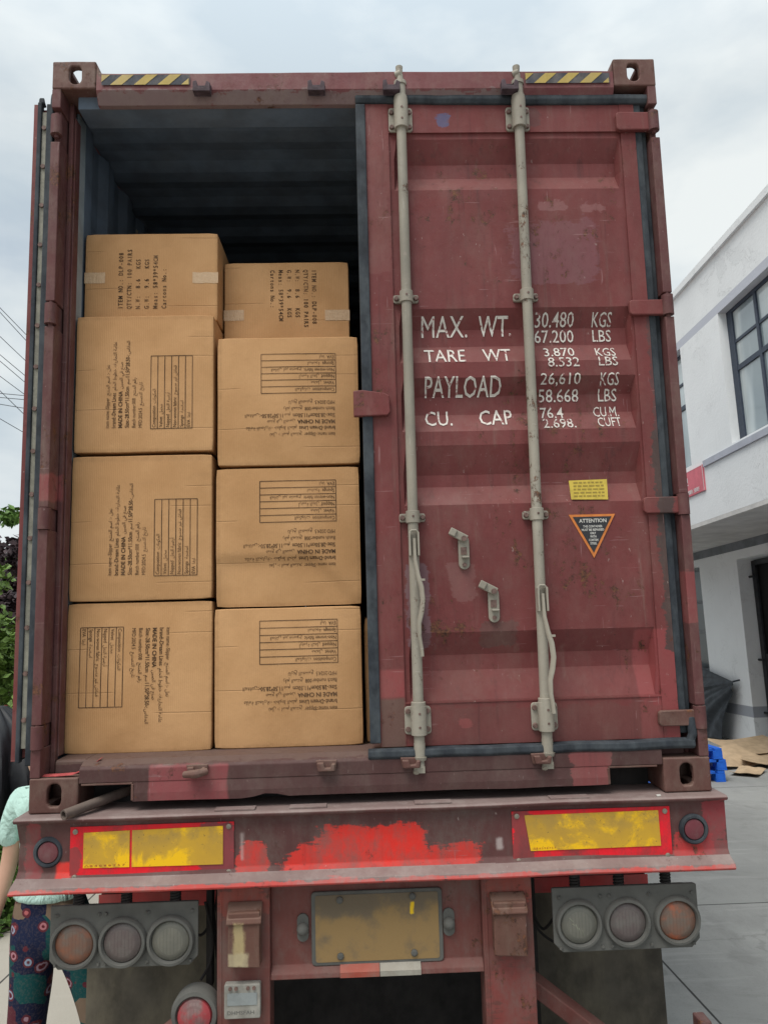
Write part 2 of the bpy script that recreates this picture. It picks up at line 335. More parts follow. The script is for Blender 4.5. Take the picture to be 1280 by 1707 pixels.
def letters_mat():
    s = NM('stencil_paint', .6); n = s.ramp(s.noise(48, 6, .7), .54, .64)
    return s.out(s.mix(n, s.mix(s.noise(8, 3), (.52, .47, .43), (.74, .70, .64)), (.27, .085, .085)))
m_white = letters_mat()
m_haz_y = paint('hazard_yellow', (.52, .38, .10), dust=.45, rust=0, streak=.3, scuff=.3, deep=.7)
m_haz_k = plain('hazard_black', (.05, .055, .07), .7, .3, 20, dust=.4)
m_lab_y = plain('label_yellow', (.62, .46, .08), .5, .15, 30)
m_lab_l = plain('label_print', (.34, .24, .05), .6, .1, 30)
m_or = plain('label_orange', (.62, .20, .05), .6, .15, 30)
m_blk = plain('label_black', (.035, .035, .04), .6, .2, 30)
m_lblw = plain('label_white', (.62, .60, .56), .6, .15, 30)
m_plate = None
def plate_mat():
    s = NM('plate_dirt', .8); x, y, z = s.xyz()
    g = s.math('ADD', s.noise(7, 6, .65), s.math('MULTIPLY', s.ramp(z, .98, 1.09), .28))
    col = s.mix(s.ramp(g, .48, .72), (.27, .175, .075), (.145, .112, .075))
    col = s.mix(s.math('MULTIPLY', s.boxm(.115, .128, 1.02, 1.055, .003, .012, 30), 1), col, (.75, .48, .02))
    s.bump(s.noise(50, 5, .6), .3, .003); return s.out(col)
m_plate = plate_mat()

# ------------------------------------------------------------------ lettering
AR = {}
for cp in list(range(0xFE70, 0xFEFD)):
    d = unicodedata.decomposition(chr(cp)).split()
    if len(d) == 2: AR.setdefault(chr(int(d[1], 16)), {})[d[0].strip('<>')] = chr(cp)
def arabic(t):
    out = []; n = len(t)
    joins = lambda c: c in AR and 'initial' in AR[c]
    for i, c in enumerate(t):
        if c not in AR: out.append(c); continue
        pj = i > 0 and joins(t[i-1]); nj = i < n-1 and t[i+1] in AR and joins(c)
        k = 'medial' if pj and nj else 'final' if pj else 'initial' if nj else 'isolated'
        out.append(AR[c].get(k) or AR[c].get('isolated', c))
    return ''.join(reversed(out))
_tc = {}
def text_geo(t, bold=0, res=2):
    key = (t, bold, res)
    if key not in _tc:
        cu = bpy.data.curves.new('txt', 'FONT'); cu.body = t; cu.size = 1; cu.offset = bold; cu.resolution_u = res
        ob = bpy.data.objects.new('txt', cu)
        me = bpy.data.meshes.new_from_object(ob)
        _tc[key] = ([tuple(v.co) for v in me.vertices], [tuple(p.vertices) for p in me.polygons])
        bpy.data.objects.remove(ob); bpy.data.curves.remove(cu); bpy.data.meshes.remove(me)
    return _tc[key]
def put_text(mb, t, fn, x=None, z=None, size=None, rect=None, bold=0, mi=0, res=2, align='L', sx=1.0):
    """fn(u, v) -> 3D point. rect=(u0,u1,v0,v1) stretches the text into a rectangle; returns end u"""
    vs, fs = text_geo(t, bold, res)
    if not vs: return x
    a0 = min(v[0] for v in vs); a1 = max(v[0] for v in vs); b0 = min(v[1] for v in vs); b1 = max(v[1] for v in vs)
    if rect:
        u0, u1, v0, v1 = rect
        P = [fn(u0 + (v[0]-a0)/(a1-a0)*(u1-u0), v0 + (v[1]-b0)/(b1-b0)*(v1-v0)) for v in vs]; e = u1
    else:
        ox = x - (a0*size*sx if align == 'L' else a1*size*sx if align == 'R' else (a0+a1)/2*size*sx)
        P = [fn(ox + v[0]*size*sx, z + v[1]*size) for v in vs]; e = ox + a1*size*sx
    mb.add(P, fs, mi); return e

# ================================================================== CONTAINER
HW, ZB, H = 1.219, 1.40, 2.896; ZT = ZB + H
cont = empty('shipping_container', (0, 0, ZB), label='dark red weathered shipping container on the trailer, left door open, loaded with cartons', cat='shipping container')
def part(mb, name, mat, parent=cont, **k):
    o = mb.build(name, mat, None, **k); o.parent = parent
    o.matrix_parent_inverse = Matrix.Translation(-root_loc(parent)); return o
def root_loc(o):
    return o.matrix_basis.translation if o.type == 'EMPTY' else (root_loc(o.parent) * 0 + Vector((0, 0, 0)) if o.parent else Vector())
# children keep world coordinates: parent inverse of the root only
def casting(sx, top):
    mb = MB(); z0 = ZT - .118 if top else ZB; z1 = z0 + .12; x0, x1 = HW - .172, HW
    f = lambda x: x * sx
    hz = z0 + (.062 if top else .060)
    h = stadium(HW - (.09 if top else .088), hz, .05, .082)
    holed(mb, x0, x1, z0, z1, h, lambda u, v, d: (f(u), d, v), .022)
    hs = stadium(.09, hz, .08, .05)
    holed(mb, 0, .178, z0, z1, hs, lambda u, v, d: (f(HW - d), u, v), .022)
    ht = stadium(x0 + .08, .09, .065, .12)
    zz = z1 if top else z0; dd = -1 if top else 1
    holed(mb, x0, x1, 0, .178, ht, lambda u, v, d: (f(u), v, zz + dd*d), .022)
    zo = z0 if top else z1
    mb.box(min(f(x0), f(x1)), max(f(x0), f(x1)), 0.001, .177, *((zo, zo+.02) if top else (zo-.02, zo)))
    if not top:
        mb.box(min(f(x0), f(x0+.02)), max(f(x0), f(x0+.02)), .001, .177, z0+.001, z1-.001)
        mb.box(min(f(x0), f(x1)), max(f(x0), f(x1)), .155, .177, z0+.001, z1-.001)
    else:
        pts = [(x0, z1-.004), (x0-.016, z1-.05), (x0-.03, z1-.052), (x0-.03, z0-.005), (x0, z0)]
        mb.prism([(f(a), b) for a, b in pts], .002, .10)
    return part(mb, 'corner_casting', m_cast, bevel=.006, seg=3, wob=.0012, wf=14)
for sx in (-1, 1):
    for top in (False, True): casting(sx, top)
# rear posts: outer J bar + recessed inner face
for sx in (-1, 1):
    mb = MB(); b = lambda x0, x1, y0, y1, z0, z1: mb.box(min(sx*x0, sx*x1), max(sx*x0, sx*x1), y0, y1, z0, z1)
    zl = [1.52, 1.617] + [] ; 
    segs = [(1.521, 1.620), (1.703, 2.408), (2.490, 3.192), (3.292, 3.952), (4.098, 4.178)]
    for a, c in segs: b(1.183, HW, .002, .115, a, c)
    for a, c in ((1.620, 1.703), (2.408, 2.490), (3.192, 3.292), (3.952, 4.098)): b(1.190, HW-.004, .028, .113, a, c)
    b(1.165, 1.183, .085, .115, 1.52, 4.178)
    b(1.158, 1.1648, .100, .152, 1.575, 4.12)
    part(mb, 'corner_post', m_post, bevel=.004, wob=.0014, wf=9)
    mb = MB(); 
    for zc in (1.66, 2.449, 3.242, 4.025):
        x = sx*1.2; pts = [(x, .012, zc-.040), (x, .012, zc+.040)]
        mb.tube(pts, .0225, 14)
        mb.tube([(x, .012, zc-.052), (x, .012, zc+.052)], .009, 8)
    part(mb, 'hinge_knuckle', m_post, smooth=True, label=None)
# header
mb = MB(); n = 26; prof = [(.012, 4.250), (.002, 4.244), (0, 4.170), (.004, 4.163), (.030, 4.124), (.052, 4.122), (.052, 4.232)]
vs = []; fs = []
for i in range(n+1):
    x = -1.045 + 2.09*i/n
    for k, (y, z) in enumerate(prof):
        dz = .004*mnoise.noise(Vector((x*4, 0, 3))) if k < 2 else 0
        dy = .003*mnoise.noise(Vector((x*3, z*5, 9)))
        vs.append((x, y+dy, z+dz))
m_ = len(prof)
for i in range(n):
    for k in range(m_): fs.append((i*m_+k, i*m_+(k+1) % m_, (i+1)*m_+(k+1) % m_, (i+1)*m_+k))
fs += [tuple(range(m_)), tuple(n*m_+k for k in range(m_))]
mb.add(vs, fs); part(mb, 'door_header', m_frame, bevel=.002)
mb = MB(); mb.box(-1.134, 1.134, .0525, .175, 4.126, 4.20); part(mb, 'header_shade_box', m_inside, bevel=.002)  # dark interior colour paints in the shade under the header
# hazard stripes
def hazard(x0, x1, z0, z1, flip):
    mb = MB(); y = -.0045
    mb.add([(x0, y, z0), (x1, y, z0), (x1, y, z1), (x0, y, z1)], [(0, 1, 2, 3)], 1)
    h = z1 - z0; sl = .048; pitch = .094; wy = .046; y2 = y - .0012; x = x0 - .06
    bm = bmesh.new()
    while x < x1:
        bm.faces.new([bm.verts.new(p) for p in ((x, y2, z0), (x+wy, y2, z0), (x+wy+sl, y2, z1), (x+sl, y2, z1))]); x += pitch
    for co, no in (((x0, 0, 0), (-1, 0, 0)), ((x1-.004, 0, 0), (1, 0, 0))):
        bmesh.ops.bisect_plane(bm, geom=bm.verts[:]+bm.edges[:]+bm.faces[:], plane_co=co, plane_no=no, clear_outer=True)
    bm.verts.index_update(); mb.add([tuple(v.co) for v in bm.verts], [tuple(v.index for v in f.verts) for f in bm.faces], 0); bm.free()
    part(mb, 'hazard_tape', [m_haz_y, m_haz_k])
hazard(-1.022, -.672, 4.189, 4.233, 0); hazard(.682, 1.027, 4.187, 4.231, 0)
# lock keepers on the header and sill
for x in (-.62, -.165, .135, .612):
    mb = MB()
    mb.box(x-.034, x+.034, -.004, .0, 4.138, 4.186)
    mb.prism([(x-.034, 4.14), (x-.034, 4.182), (x-.02, 4.186), (x-.014, 4.158), (x+.012, 4.156), (x+.02, 4.184), (x+.034, 4.176), (x+.034, 4.14)], -.034, -.003)
    part(mb, 'lock_keeper', m_keep, bevel=.003)
for x in (-.625, -.167, .135, .605):
    mb = MB()
    mb.prism([(x-.040, 1.553), (x+.036, 1.553), (x+.030, 1.517), (x-.034, 1.517)], -.012, .0)
    mb.prism([(x-.034, 1.548), (x-.012, 1.548), (x-.006, 1.53), (x+.012, 1.532), (x+.018, 1.545), (x+.03, 1.545), (x+.026, 1.52), (x-.03, 1.52)], -.034, -.012)
    if x < -.5: mb.tube([(x-.045, -.03, 1.525), (x+.0, -.044, 1.528), (x+.04, -.032, 1.534)], [.012, .015, .012], 8)
    part(mb, 'lock_keeper', m_cast, bevel=.003, wob=.002, wf=30)
# sill: upper rail + lower web with fork openings; the bottom edge is bent
mb = MB(); mb.prism([(.002, 1.4975), (.002, 1.545), (.010, 1.554), (.05, 1.570), (.19, 1.570), (.19, 1.4975)], -1.046, 1.046, 'x')
for sx in (-1, 1): mb.prism([(.060, 1.5215), (.060, 1.565), (.07, 1.570), (.19, 1.570), (.19, 1.5215)], sx*1.0462 if sx > 0 else -1.153, 1.153 if sx > 0 else -1.0462, 'x')
part(mb, 'door_sill', m_sill, bevel=.003)
mb = MB(); n = 40; xs = [-.857 + (.846+.857)*i/n for i in range(n+1)]
def zbot(x):
    z = 1.432
    if -.45 < x < -.30: z += .016*(1 - abs(x+.375)/.075)
    if x > -.3: z += .002
    return z + .003*mnoise.noise(Vector((x*5, 2, 0)))
vs = []
for x in xs:
    zb = zbot(x); yb = .006*mnoise.noise(Vector((x*3, 7, 1)))
    vs += [(x, .004, 1.4972), (x, -.001+yb, 1.46), (x, .000+yb, zb), (x, .03, zb-.003), (x, .03, 1.4972)]
fs = []
for i in range(n):
    for k in range(5): fs.append((i*5+k, i*5+(k+1) % 5, (i+1)*5+(k+1) % 5, (i+1)*5+k))
fs += [tuple(range(5)), tuple(n*5+k for k in range(5))]
mb.add(vs, fs); part(mb, 'sill_web', m_sill)
mb = MB()
for sx, xa, xb in ((-1, -1.037, -.857), (1, .846, 1.024)):
    mb.box(xa, xb, .0, .16, 1.491, 1.4968)
    for x in (xa, xb):
        if abs(abs(x)-.85) < .02: mb.box(x-.004, x+.004, -.002, .16, 1.436, 1.491)
part(mb, 'fork_pocket', m_cast, bevel=.001)
mb = MB(); mb.box(-1.04, 1.04, .142, .158, 1.399, 1.495); mb.box(-1.10, 1.10, .185, 12.0, 1.44, 1.545)
part(mb, 'cross_members', m_dark)
mb = MB(); mb.box(-1.165, 1.165, .2, 12.0, 1.548, 1.567); part(mb, 'floor_boards', plain('plywood_floor', (.14, .09, .06), .85, .4, 9))
# corrugated sides and roof
def corrug(a0, a1, pitch, d):
    out = []; a = a0; t = [(0, 0), (.26, 0), (.5, 1), (.76, 1)]
    while a < a1:
        for f, k in t:
            if a + f*pitch < a1: out.append((a + f*pitch, k*d))
        a += pitch
    out.append((a1, 0)); return out
for sx in (-1, 1):
    mb = MB(); P = corrug(.114, 12.0, .278, .024); vs = []; fs = []
    for y, d in P: vs += [(sx*(1.205-d), y, 1.52), (sx*(1.205-d), y, 4.20), (sx*(1.198-d), y, 4.20), (sx*(1.198-d), y, 1.52)]
    for i in range(len(P)-1):
        a = i*4; b = a+4
        mb_f = [(a, b, b+1, a+1)]; fs += mb_f
        fs += [(a+3, a+2, b+2, b+3)]
    mb.add(vs, fs); mb.mi = [i % 2 for i in range(len(mb.f))]
    part(mb, 'side_wall', [m_side, m_inside])
    mb = MB(); mb.box(min(sx*1.2055, sx*1.217), max(sx*1.2055, sx*1.217), .18, 12.0, 4.16, 4.25); part(mb, 'top_rail', m_side)
    mb = MB(); mb.box(min(sx*1.12, sx*1.215), max(sx*1.12, sx*1.215), .185, 12.0, 1.42, 1.52); part(mb, 'bottom_rail', m_side)
    mb = MB(); mb.box(min(sx*1.1685, sx*1.180), max(sx*1.1685, sx*1.180), .153, .235, 1.572, 4.18); part(mb, 'door_jamb', m_jamb, bevel=.004)
mb = MB(); P = corrug(.16, 12.0, .312, -.014); vs = []; fs = []
for y, d in P: vs += [(-1.204, y, 4.232+d), (1.204, y, 4.232+d), (-1.204, y, 4.222+d), (1.204, y, 4.222+d)]
for i in range(len(P)-1): a = i*4; fs += [(a, a+1, a+5, a+4), (a+2, a+6, a+7, a+3)]
mb.add(vs, fs); mb.mi = [i % 2 for i in range(len(mb.f))]; part(mb, 'roof', [m_side, m_inside])
mb = MB(); mb.box(-1.17, 1.17, 11.95, 12.0, 1.5, 4.25); part(mb, 'front_wall', m_inside)

# ------------------------------------------------------------------ doors
YF = .030; YP = .038; DEP = .041        # frame face, panel face, trough depth
TR = [(3.972, 3.885, 3.825, 3.752), (3.252, 3.178, 3.108, 3.032), (2.970, 2.905, 2.832, 2.757), (2.702, 2.592, 2.545, 2.470), (1.990, 1.905, 1.848, 1.742)]
ZBK = sorted([4.0, 1.735] + [z for t in TR for z in t])
def trough(z):
    for a, b, c, d in TR:
        if d <= z <= a:
            if z > b: return (a-z)/(a-b)
            if z < c: return (z-d)/(c-d)
            return 1.0
    return 0.0
def panel_y(x, z):
    k = 0 if (x < .140 or x > 1.062) else min(1, (x-.140)/.012, (1.062-x)/.012)
    return YP + DEP*trough(z)*k
def make_door(mirror):
    """built closed; the hinge axis is x=1.2, y=.012; mirror=True gives the left-hand door"""
    sx = -1 if mirror else 1
    hinge = Vector((sx*1.2, .012, 0)); XE = 1.155 if mirror else 1.130
    kids = []
    def P(mb, name, mat, parent, **k):
        if mirror: mb.v = [(-x, y, z) for x, y, z in mb.v]
        o = mb.build(name, mat, None, **k); kids.append((o, parent)); return o
    mb = MB()
    ZS = []
    for a, b in zip(ZBK, ZBK[1:]):
        k = max(1, int((b-a)/.06)); ZS += [a+(b-a)*i/k for i in range(k)]
    ZS.append(ZBK[-1])
    XS = [.118, .139, .140, .152] + [.152 + (1.050-.152)*i/14 for i in range(1, 14)] + [1.050, 1.062, 1.063, 1.072]
    nz = len(ZS)
    vs = [(x, panel_y(x, z) + .0045*mnoise.noise(Vector((x*3.5, 0, z*3.5)) + Vector((3, 3, 3)))*min(1, (x-.118)*12, (1.072-x)*12), z) for x in XS for z in ZS]
    fs = [(i*nz+j, (i+1)*nz+j, (i+1)*nz+j+1, i*nz+j+1) for i in range(len(XS)-1) for j in range(nz-1)]
    mb.add(vs, fs)
    mb.box(.028, .120, YF, .092, 1.585, 4.125); mb.box(1.070, XE, YF, .092, 1.585, 4.125)
    mb.box(.1205, 1.0695, YF+.002, .090, 4.0005, 4.125); mb.box(.1205, 1.0695, YF+.002, .090, 1.585, 1.7345)
    mb.box(.119, 1.071, .0945, .0985, 1.62, 4.10, 1)
    if mirror: mb.box(1.1555, 1.174, .0960, .113, 1.575, 4.135)
    # weld seams
    mb.box(.120, 1.07, YF-.001, YF+.01, 3.996, 4.000); mb.box(.120, 1.07, YF-.0015, YF+.01, 1.735, 1.7405)
    mb.box(.1175, .1205, YF-.001, YF+.01, 1.6, 3.99)
    door = P(mb, 'door', [m_door, m_inside], cont, bevel=0)
    # gasket
    mb = MB(); n = 44
    def gas(x0, x1, z0, z1, wv=0):
        mb.box(x0, x1, .018, .10, z0, z1)
    if not mirror:
        gas(-.012, .0275, 1.60, 4.118)
        vs = []; fs = []
        for i in range(n+1):                       # sagging top gasket
            x = -.012 + 1.20*i/n; dz = -.010*math.sin(min(1, max(0, (x-.1)/.8))*math.pi*.5) + .002*mnoise.noise(Vector((x*8, 1, 1)))
            vs += [(x, .014, 4.160+dz), (x, .012, 4.140+dz), (x, .022, 4.124+dz), (x, .06, 4.124+dz), (x, .06, 4.160+dz)]
        for i in range(n):
            for k in range(5): fs.append((i*5+k, i*5+(k+1) % 5, (i+1)*5+(k+1) % 5, (i+1)*5+k))
        fs += [tuple(range(5)), tuple(n*5+k for k in range(5))]; mb.add(vs, fs)
        vs = []; fs = []
        for i in range(n+1):
            x = -.02 + 1.19*i/n; dz = .003*mnoise.noise(Vector((x*6, 5, 1))) + .004*(x/1.2)
            vs += [(x, .028, 1.583+dz), (x, -.004, 1.578+dz), (x, -.006, 1.556+dz), (x, .006, 1.545+dz), (x, .05, 1.552+dz)]
        for i in range(n):
            for k in range(5): fs.append((i*5+k, i*5+(k+1) % 5, (i+1)*5+(k+1) % 5, (i+1)*5+k))
        fs += [tuple(range(5)), tuple(n*5+k for k in range(5))]; mb.add(vs, fs)
        mb.box(1.1305, 1.160, .034, .10, 1.60, 4.12); mb.box(1.1602, 1.182, .050, .10, 1.60, 4.12)
        mb.tube([(1.155, .012, 1.572), (1.168, .012, 1.60), (1.168, .02, 1.66)], .017, 8)
    else:
        mb.box(1.156, 1.184, .079, .0955, 1.57, 4.14); mb.box(1.1562, 1.188, .034, .0590, 1.56, 4.13)
        mb.prism([(1.16, 4.13), (1.18, 4.14), (1.176, 4.165), (1.168, 4.15), (1.15, 4.14)], .072, .094)
        mb.prism([(1.15, 4.10), (1.18, 4.10), (1.176, 4.16), (1.168, 4.19), (1.16, 4.15)], .036, .05)
        mb.box(.028, 1.15, .093, .125, 4.10, 4.14); mb.box(.028, 1.15, .093, .125, 1.57, 1.60); mb.box(.0, .03, .093, .125, 1.60, 4.10)
    P(mb, 'gasket', m_rubber, door, bevel=.004, wob=.0012, wf=12)
    if mirror:
        mb = MB(); mb.box(1.1562, 1.176, .0595, .0785, 1.62, 4.10)
        P(mb, 'gasket_strip', m_strip, door)
        mb = MB()
        for k in range(15): mb.tube([(1.172, .069, 1.72+k*.165), (1.183, .069, 1.72+k*.165)], .009, 8)
        P(mb, 'rivets', m_bolt, door)
    # hinge blades
    for zc, h in ((4.028, .078), (3.235, .062), (2.448, .062), (1.658, .056)):
        mb = MB(); r = .012
        pts = rrect(1.048, 1.20, zc-h/2, zc+h/2, .014)
        mb.prism(pts, .008, YF-.0005)
        mb.tube([(1.2, .012, zc-h/2+.002), (1.2, .012, zc+h/2-.002)], .021, 14)
        P(mb, 'hinge', m_door if zc > 1.7 else m_cast, door, bevel=.004, smooth=False, wob=.001, wf=20)
    # locking rods with cams, brackets and handles
    for xt, xb, zh, side in ((.172, .166, 2.36, 1), (.650, .630, 2.145, 1)):
        yr = .006; X = lambda z: xb + (xt-xb)*(z-1.6)/2.5
        mb = MB(); mb.tube([(X(1.60), yr, 1.60), (X(2.5), yr, 2.5), (X(3.3), yr, 3.3), (X(4.14), yr, 4.14)], .0195, 20)
        # upper end: collar, neck, hooked cam
        x = X(4.15); mb.tube([(x, yr, 4.10), (x, yr, 4.185)], .0215, 20); mb.tube([(x, yr, 4.185), (x, yr, 4.200)], .026, 20)
        mb.tube([(x, yr, 4.200), (x, yr-.002, 4.232)], [.015, .013], 12)
        mb.tube([(x-.018, yr, 4.232), (x+.004, yr-.008, 4.236)], .014, 10); mb.tube([(x-.002, yr, 4.236), (x-.002, yr, 4.268)], [.013, .015], 12)
        # lower end
        x = X(1.6); mb.tube([(x, yr, 1.60), (x, yr, 1.553)], .0205, 20); mb.tube([(x, yr, 1.553), (x, yr, 1.540)], [.026, .022], 20)
        mb.tube([(x+.002, yr, 1.540), (x+.004, yr-.004, 1.512)], [.013, .013], 12)
        mb.box(x-.022, x+.016, yr-.014, yr+.012, 1.497, 1.520); mb.tube([(x-.014, yr, 1.51), (x-.016, yr-.012, 1.498)], .011, 8)
        rod = P(mb, 'lock_rod', m_rod, door, smooth=True)
        for za, zb_ in ((3.995, 4.100), (1.628, 1.728)):
            mb = MB(); x = X((za+zb_)/2)
            mb.prism(rrect(x-.050, x+.046, za, zb_, .012), YF-.009, YF-.0005)
            mb.tube([(x, .004, za+.000), (x, .004, zb_+.022 if za > 3 else zb_+.004)], .0285, 22)
            mb.tube([(x, .002, zb_+.010 if za > 3 else zb_), (x, .002, zb_+.034 if za > 3 else zb_+.018)], .0265, 22)
            P(mb, 'rod_bracket', m_rod, door, smooth=True, bevel=.0015)
            mb = MB()
            for dx in (-.038, .034):
                for dz in (.018, .082): mb.tube([(x+dx, .022, za+dz), (x+dx, .012, za+dz)], [.0105, .008], 10)
            for dz in (.030, .078): mb.tube([(x+.002, -.0225, za+dz), (x+.002, -.0258, za+dz)], .0045, 8)
            P(mb, 'bolts', m_bolt, door, smooth=True)
        for zc in (3.290, 2.424):
            mb = MB(); x = X(zc); yb = panel_y(x, zc)
            mb.prism(rrect(x-.050, x+.048, zc-.018, zc+.014, .008), yb-.014, yb-.001)
            mb.tube([(x, .008, zc-.024), (x, .008, zc+.022)], .0262, 20)
            P(mb, 'rod_guide', m_rod, door, smooth=True, bevel=.0015)
            mb = MB()
            for dx in (-.038, .038): mb.tube([(x+dx, .024, zc-.002), (x+dx, .013, zc-.002)], [.0105, .008], 10)
            mb.tube([(x, -.0175, zc), (x, -.0200, zc)], .0045, 8)
            P(mb, 'bolts', m_bolt, door, smooth=True)
        # handle hub and curved handle hanging beside the rod
        x = X(zh); mb = MB()
        for dx in (-.016, .016): mb.box(x+dx-.0035, x+dx+.0035, -.034, .004, zh-.085, zh+.002)
        mb.tube([(x-.016, -.022, zh), (x-.008, -.024, zh+.010), (x+.008, -.024, zh+.010), (x+.016, -.022, zh)], .005, 8)
        P(mb, 'handle_hub', m_rod, door, bevel=.0015)
        mb = MB(); z = zh
        pl = [(x, -.026, z-.02), (x+.001, -.028, z-.10), (x+.010, -.034, z-.16), (x+.020, -.040, z-.20), (x+.024, -.042, z-.25), (x+.018, -.042, z-.29), (x+.008, -.040, z-.33), (x+.008, -.038, z-.38), (x+.014, -.036, z-.42), (x+.016, -.036, z-.45)]
        mb.tube(pl, [.007, .008, .010, .011, .011, .011, .010, .009, .008, .008], 10, sx=.6)
        mb.box(x+.018, x+.034, -.046, -.036, z-.178, z-.170)
        P(mb, 'handle', m_rod, door, smooth=True)
    # handle catches
    for cx, cz in ((.354, 2.300), (.458, 2.100)):
        yb = panel_y(cx, cz); mb = MB()
        mb.prism(stadium(cx+.004, cz-.014, .042, .128), yb-.012, yb-.001)
        Mh = Matrix.Translation((cx+.004, yb-.016, cz+.040)) @ Matrix.Rotation(R(28), 4, 'Y')
        mb.box(-.058, .012, -.008, .004, -.014, .016, 0, Mh); mb.box(-.060, -.034, -.018, -.006, -.013, .015, 0, Mh)
        mb.box(cx-.006, cx+.022, yb-.032, yb-.012, cz-.036, cz-.028)
        P(mb, 'handle_catch', m_rod, door, bevel=.003)
        mb = MB(); mb.box(cx-.008, cx+.014, yb-.0138, yb-.0125, cz-.022, cz+.006)
        mb.tube([(cx+.004, yb-.02, cz+.038), (cx+.004, yb-.032, cz+.038)], .0105, 10); mb.tube([(cx+.004, yb-.012, cz-.060), (cx+.004, yb-.02, cz-.060)], .008, 10)
        P(mb, 'bolts', m_bolt, door)
    if not mirror:
        mb = MB(); L = [('MAX.', .230, .413, 3.146, 3.226), ('WT.', .457, .588, 3.147, 3.224), ('30.480', .683, .839, 3.181, 3.235), ('KGS', .913, .992, 3.180, 3.233),
            ('67.200', .681, .838, 3.118, 3.171), ('LBS', .915, .990, 3.120, 3.170), ('TARE', .236, .398, 3.034, 3.094), ('WT', .467, .578, 3.034, 3.093),
            ('3.870', .710, .831, 3.052, 3.094), ('KGS', .916, .995, 3.050, 3.091), ('8.532', .719, .843, 3.006, 3.046), ('LBS', .920, .996, 3.008, 3.047),
            ('PAYLOAD', .234, .535, 2.900, 2.976), ('26,610', .688, .846, 2.933, 2.981), ('KGS', .925, .999, 2.934, 2.980), ('58.668', .683, .842, 2.874, 2.924), ('LBS', .921, .994, 2.874, 2.923),
            ('CU.', .232, .338, 2.782, 2.846), ('CAP', .445, .574, 2.782, 2.848), ('76.4', .686, .777, 2.806, 2.853), ('CU.M.', .898, .997, 2.810, 2.853), ('2.698.', .690, .818, 2.762, 2.804), ('CUFT', .906, .997, 2.765, 2.806)]
        for t, x0, x1, z0, z1 in L:
            mb = MB(); put_text(mb, t, lambda u, v: (u, 0, v), rect=(x0, x1, z0, z1), bold=0 if 'M' in t else .006 if t in ('PAYLOAD', 'WT.') else .003)
            bm = bmesh.new(); bv = [bm.verts.new(v) for v in mb.v]
            for f in mb.f:
                try: bm.faces.new([bv[i] for i in f])
                except ValueError: pass
            bmesh.ops.remove_doubles(bm, verts=bm.verts[:], dist=2e-5)
            for z in ZBK + ZS:               # a cut at every fold of the panel, so the paint lies on it
                bmesh.ops.bisect_plane(bm, geom=bm.verts[:]+bm.edges[:]+bm.faces[:], plane_co=(0, 0, z), plane_no=(0, 0, 1))
            for v in bm.verts: v.co.y = panel_y(v.co.x, v.co.z) + .0045*mnoise.noise(Vector((v.co.x*3.5, 0, v.co.z*3.5)) + Vector((3, 3, 3)))*min(1, (v.co.x-.118)*12, (1.072-v.co.x)*12) - .0028
            bm.verts.index_update(); mb = MB(); mb.add([tuple(v.co) for v in bm.verts], [tuple(v.index for v in f.verts) for f in bm.faces]); bm.free()
            P(mb, 'stencilled_word', m_white, door, label='white stencilled ' + t)
        mb = MB(); yb = YP-.003; q = [(.773, 2.553), (.921, 2.556), (.921, 2.477), (.779, 2.480)]
        mb.prism(q, yb, yb+.0015)
        for k, zz in enumerate((2.545, 2.532, 2.519, 2.506, 2.493)):
            x0 = .79; 
            while x0 < .90:
                wd = random.Random(k*50+int(x0*900)).uniform(.008, .022); mb.box(x0, min(.908, x0+wd), yb-.001, yb-.0003, zz-.003, zz+.002, 1); x0 += wd+.005
        P(mb, 'yellow_label', [m_lab_y, m_lab_l], door)
        mb = MB(); mb.prism([(.765, 2.421), (.944, 2.421), (.853, 2.254)], yb, yb+.0015)
        mb.prism([(.780, 2.412), (.929, 2.412), (.853, 2.274)], yb-.001, yb, mi=1)
        F = lambda u, v: (u, yb-.0022, v)
        put_text(mb, 'ATTENTION', F, rect=(.803, .908, 2.389, 2.404), bold=.02, mi=2)
        for t, c, wd in (('THIS CONTAINER', 2.374, .074), ('MUST BE REPAIRED', 2.361, .086), ('ONLY', 2.348, .022), ('WITH', 2.335, .024), ('CORTEN', 2.322, .036), ('STEEL', 2.309, .026)):
            put_text(mb, t, F, rect=(.854-wd/2, .854+wd/2, c-.004, c+.005), bold=.02, mi=2)
        P(mb, 'warning_label', [m_or, m_blk, m_lblw], door)
    # parent, optionally swing open
    if mirror:
        Mx = Matrix.Translation(hinge) @ Matrix.Rotation(R(91.5), 4, 'Z') @ Matrix.Translation(-hinge)
    else: Mx = Matrix.Identity(4)
    for o, par in kids:
        o.data.transform(Mx); o.parent = par
        if par is cont: o.matrix_parent_inverse = Matrix.Translation((0, 0, -ZB))
        elif mirror: pass
    return door
d1 = make_door(False); d1['label'] = 'closed right door with two locking rods and white weight markings'
d2 = make_door(True); d2['label'] = 'open left door folded back along the container side'
# cam of the open door catching on the gasket of the shut one
mb = MB(); mb.prism([(-.045, 2.815), (-.045, 2.915), (-.01, 2.918), (.075, 2.905), (.092, 2.895), (.095, 2.83), (.085, 2.817)], .004, .029)
o = mb.build('door_lap_plate', m_door, None, bevel=.004); o.parent = d1

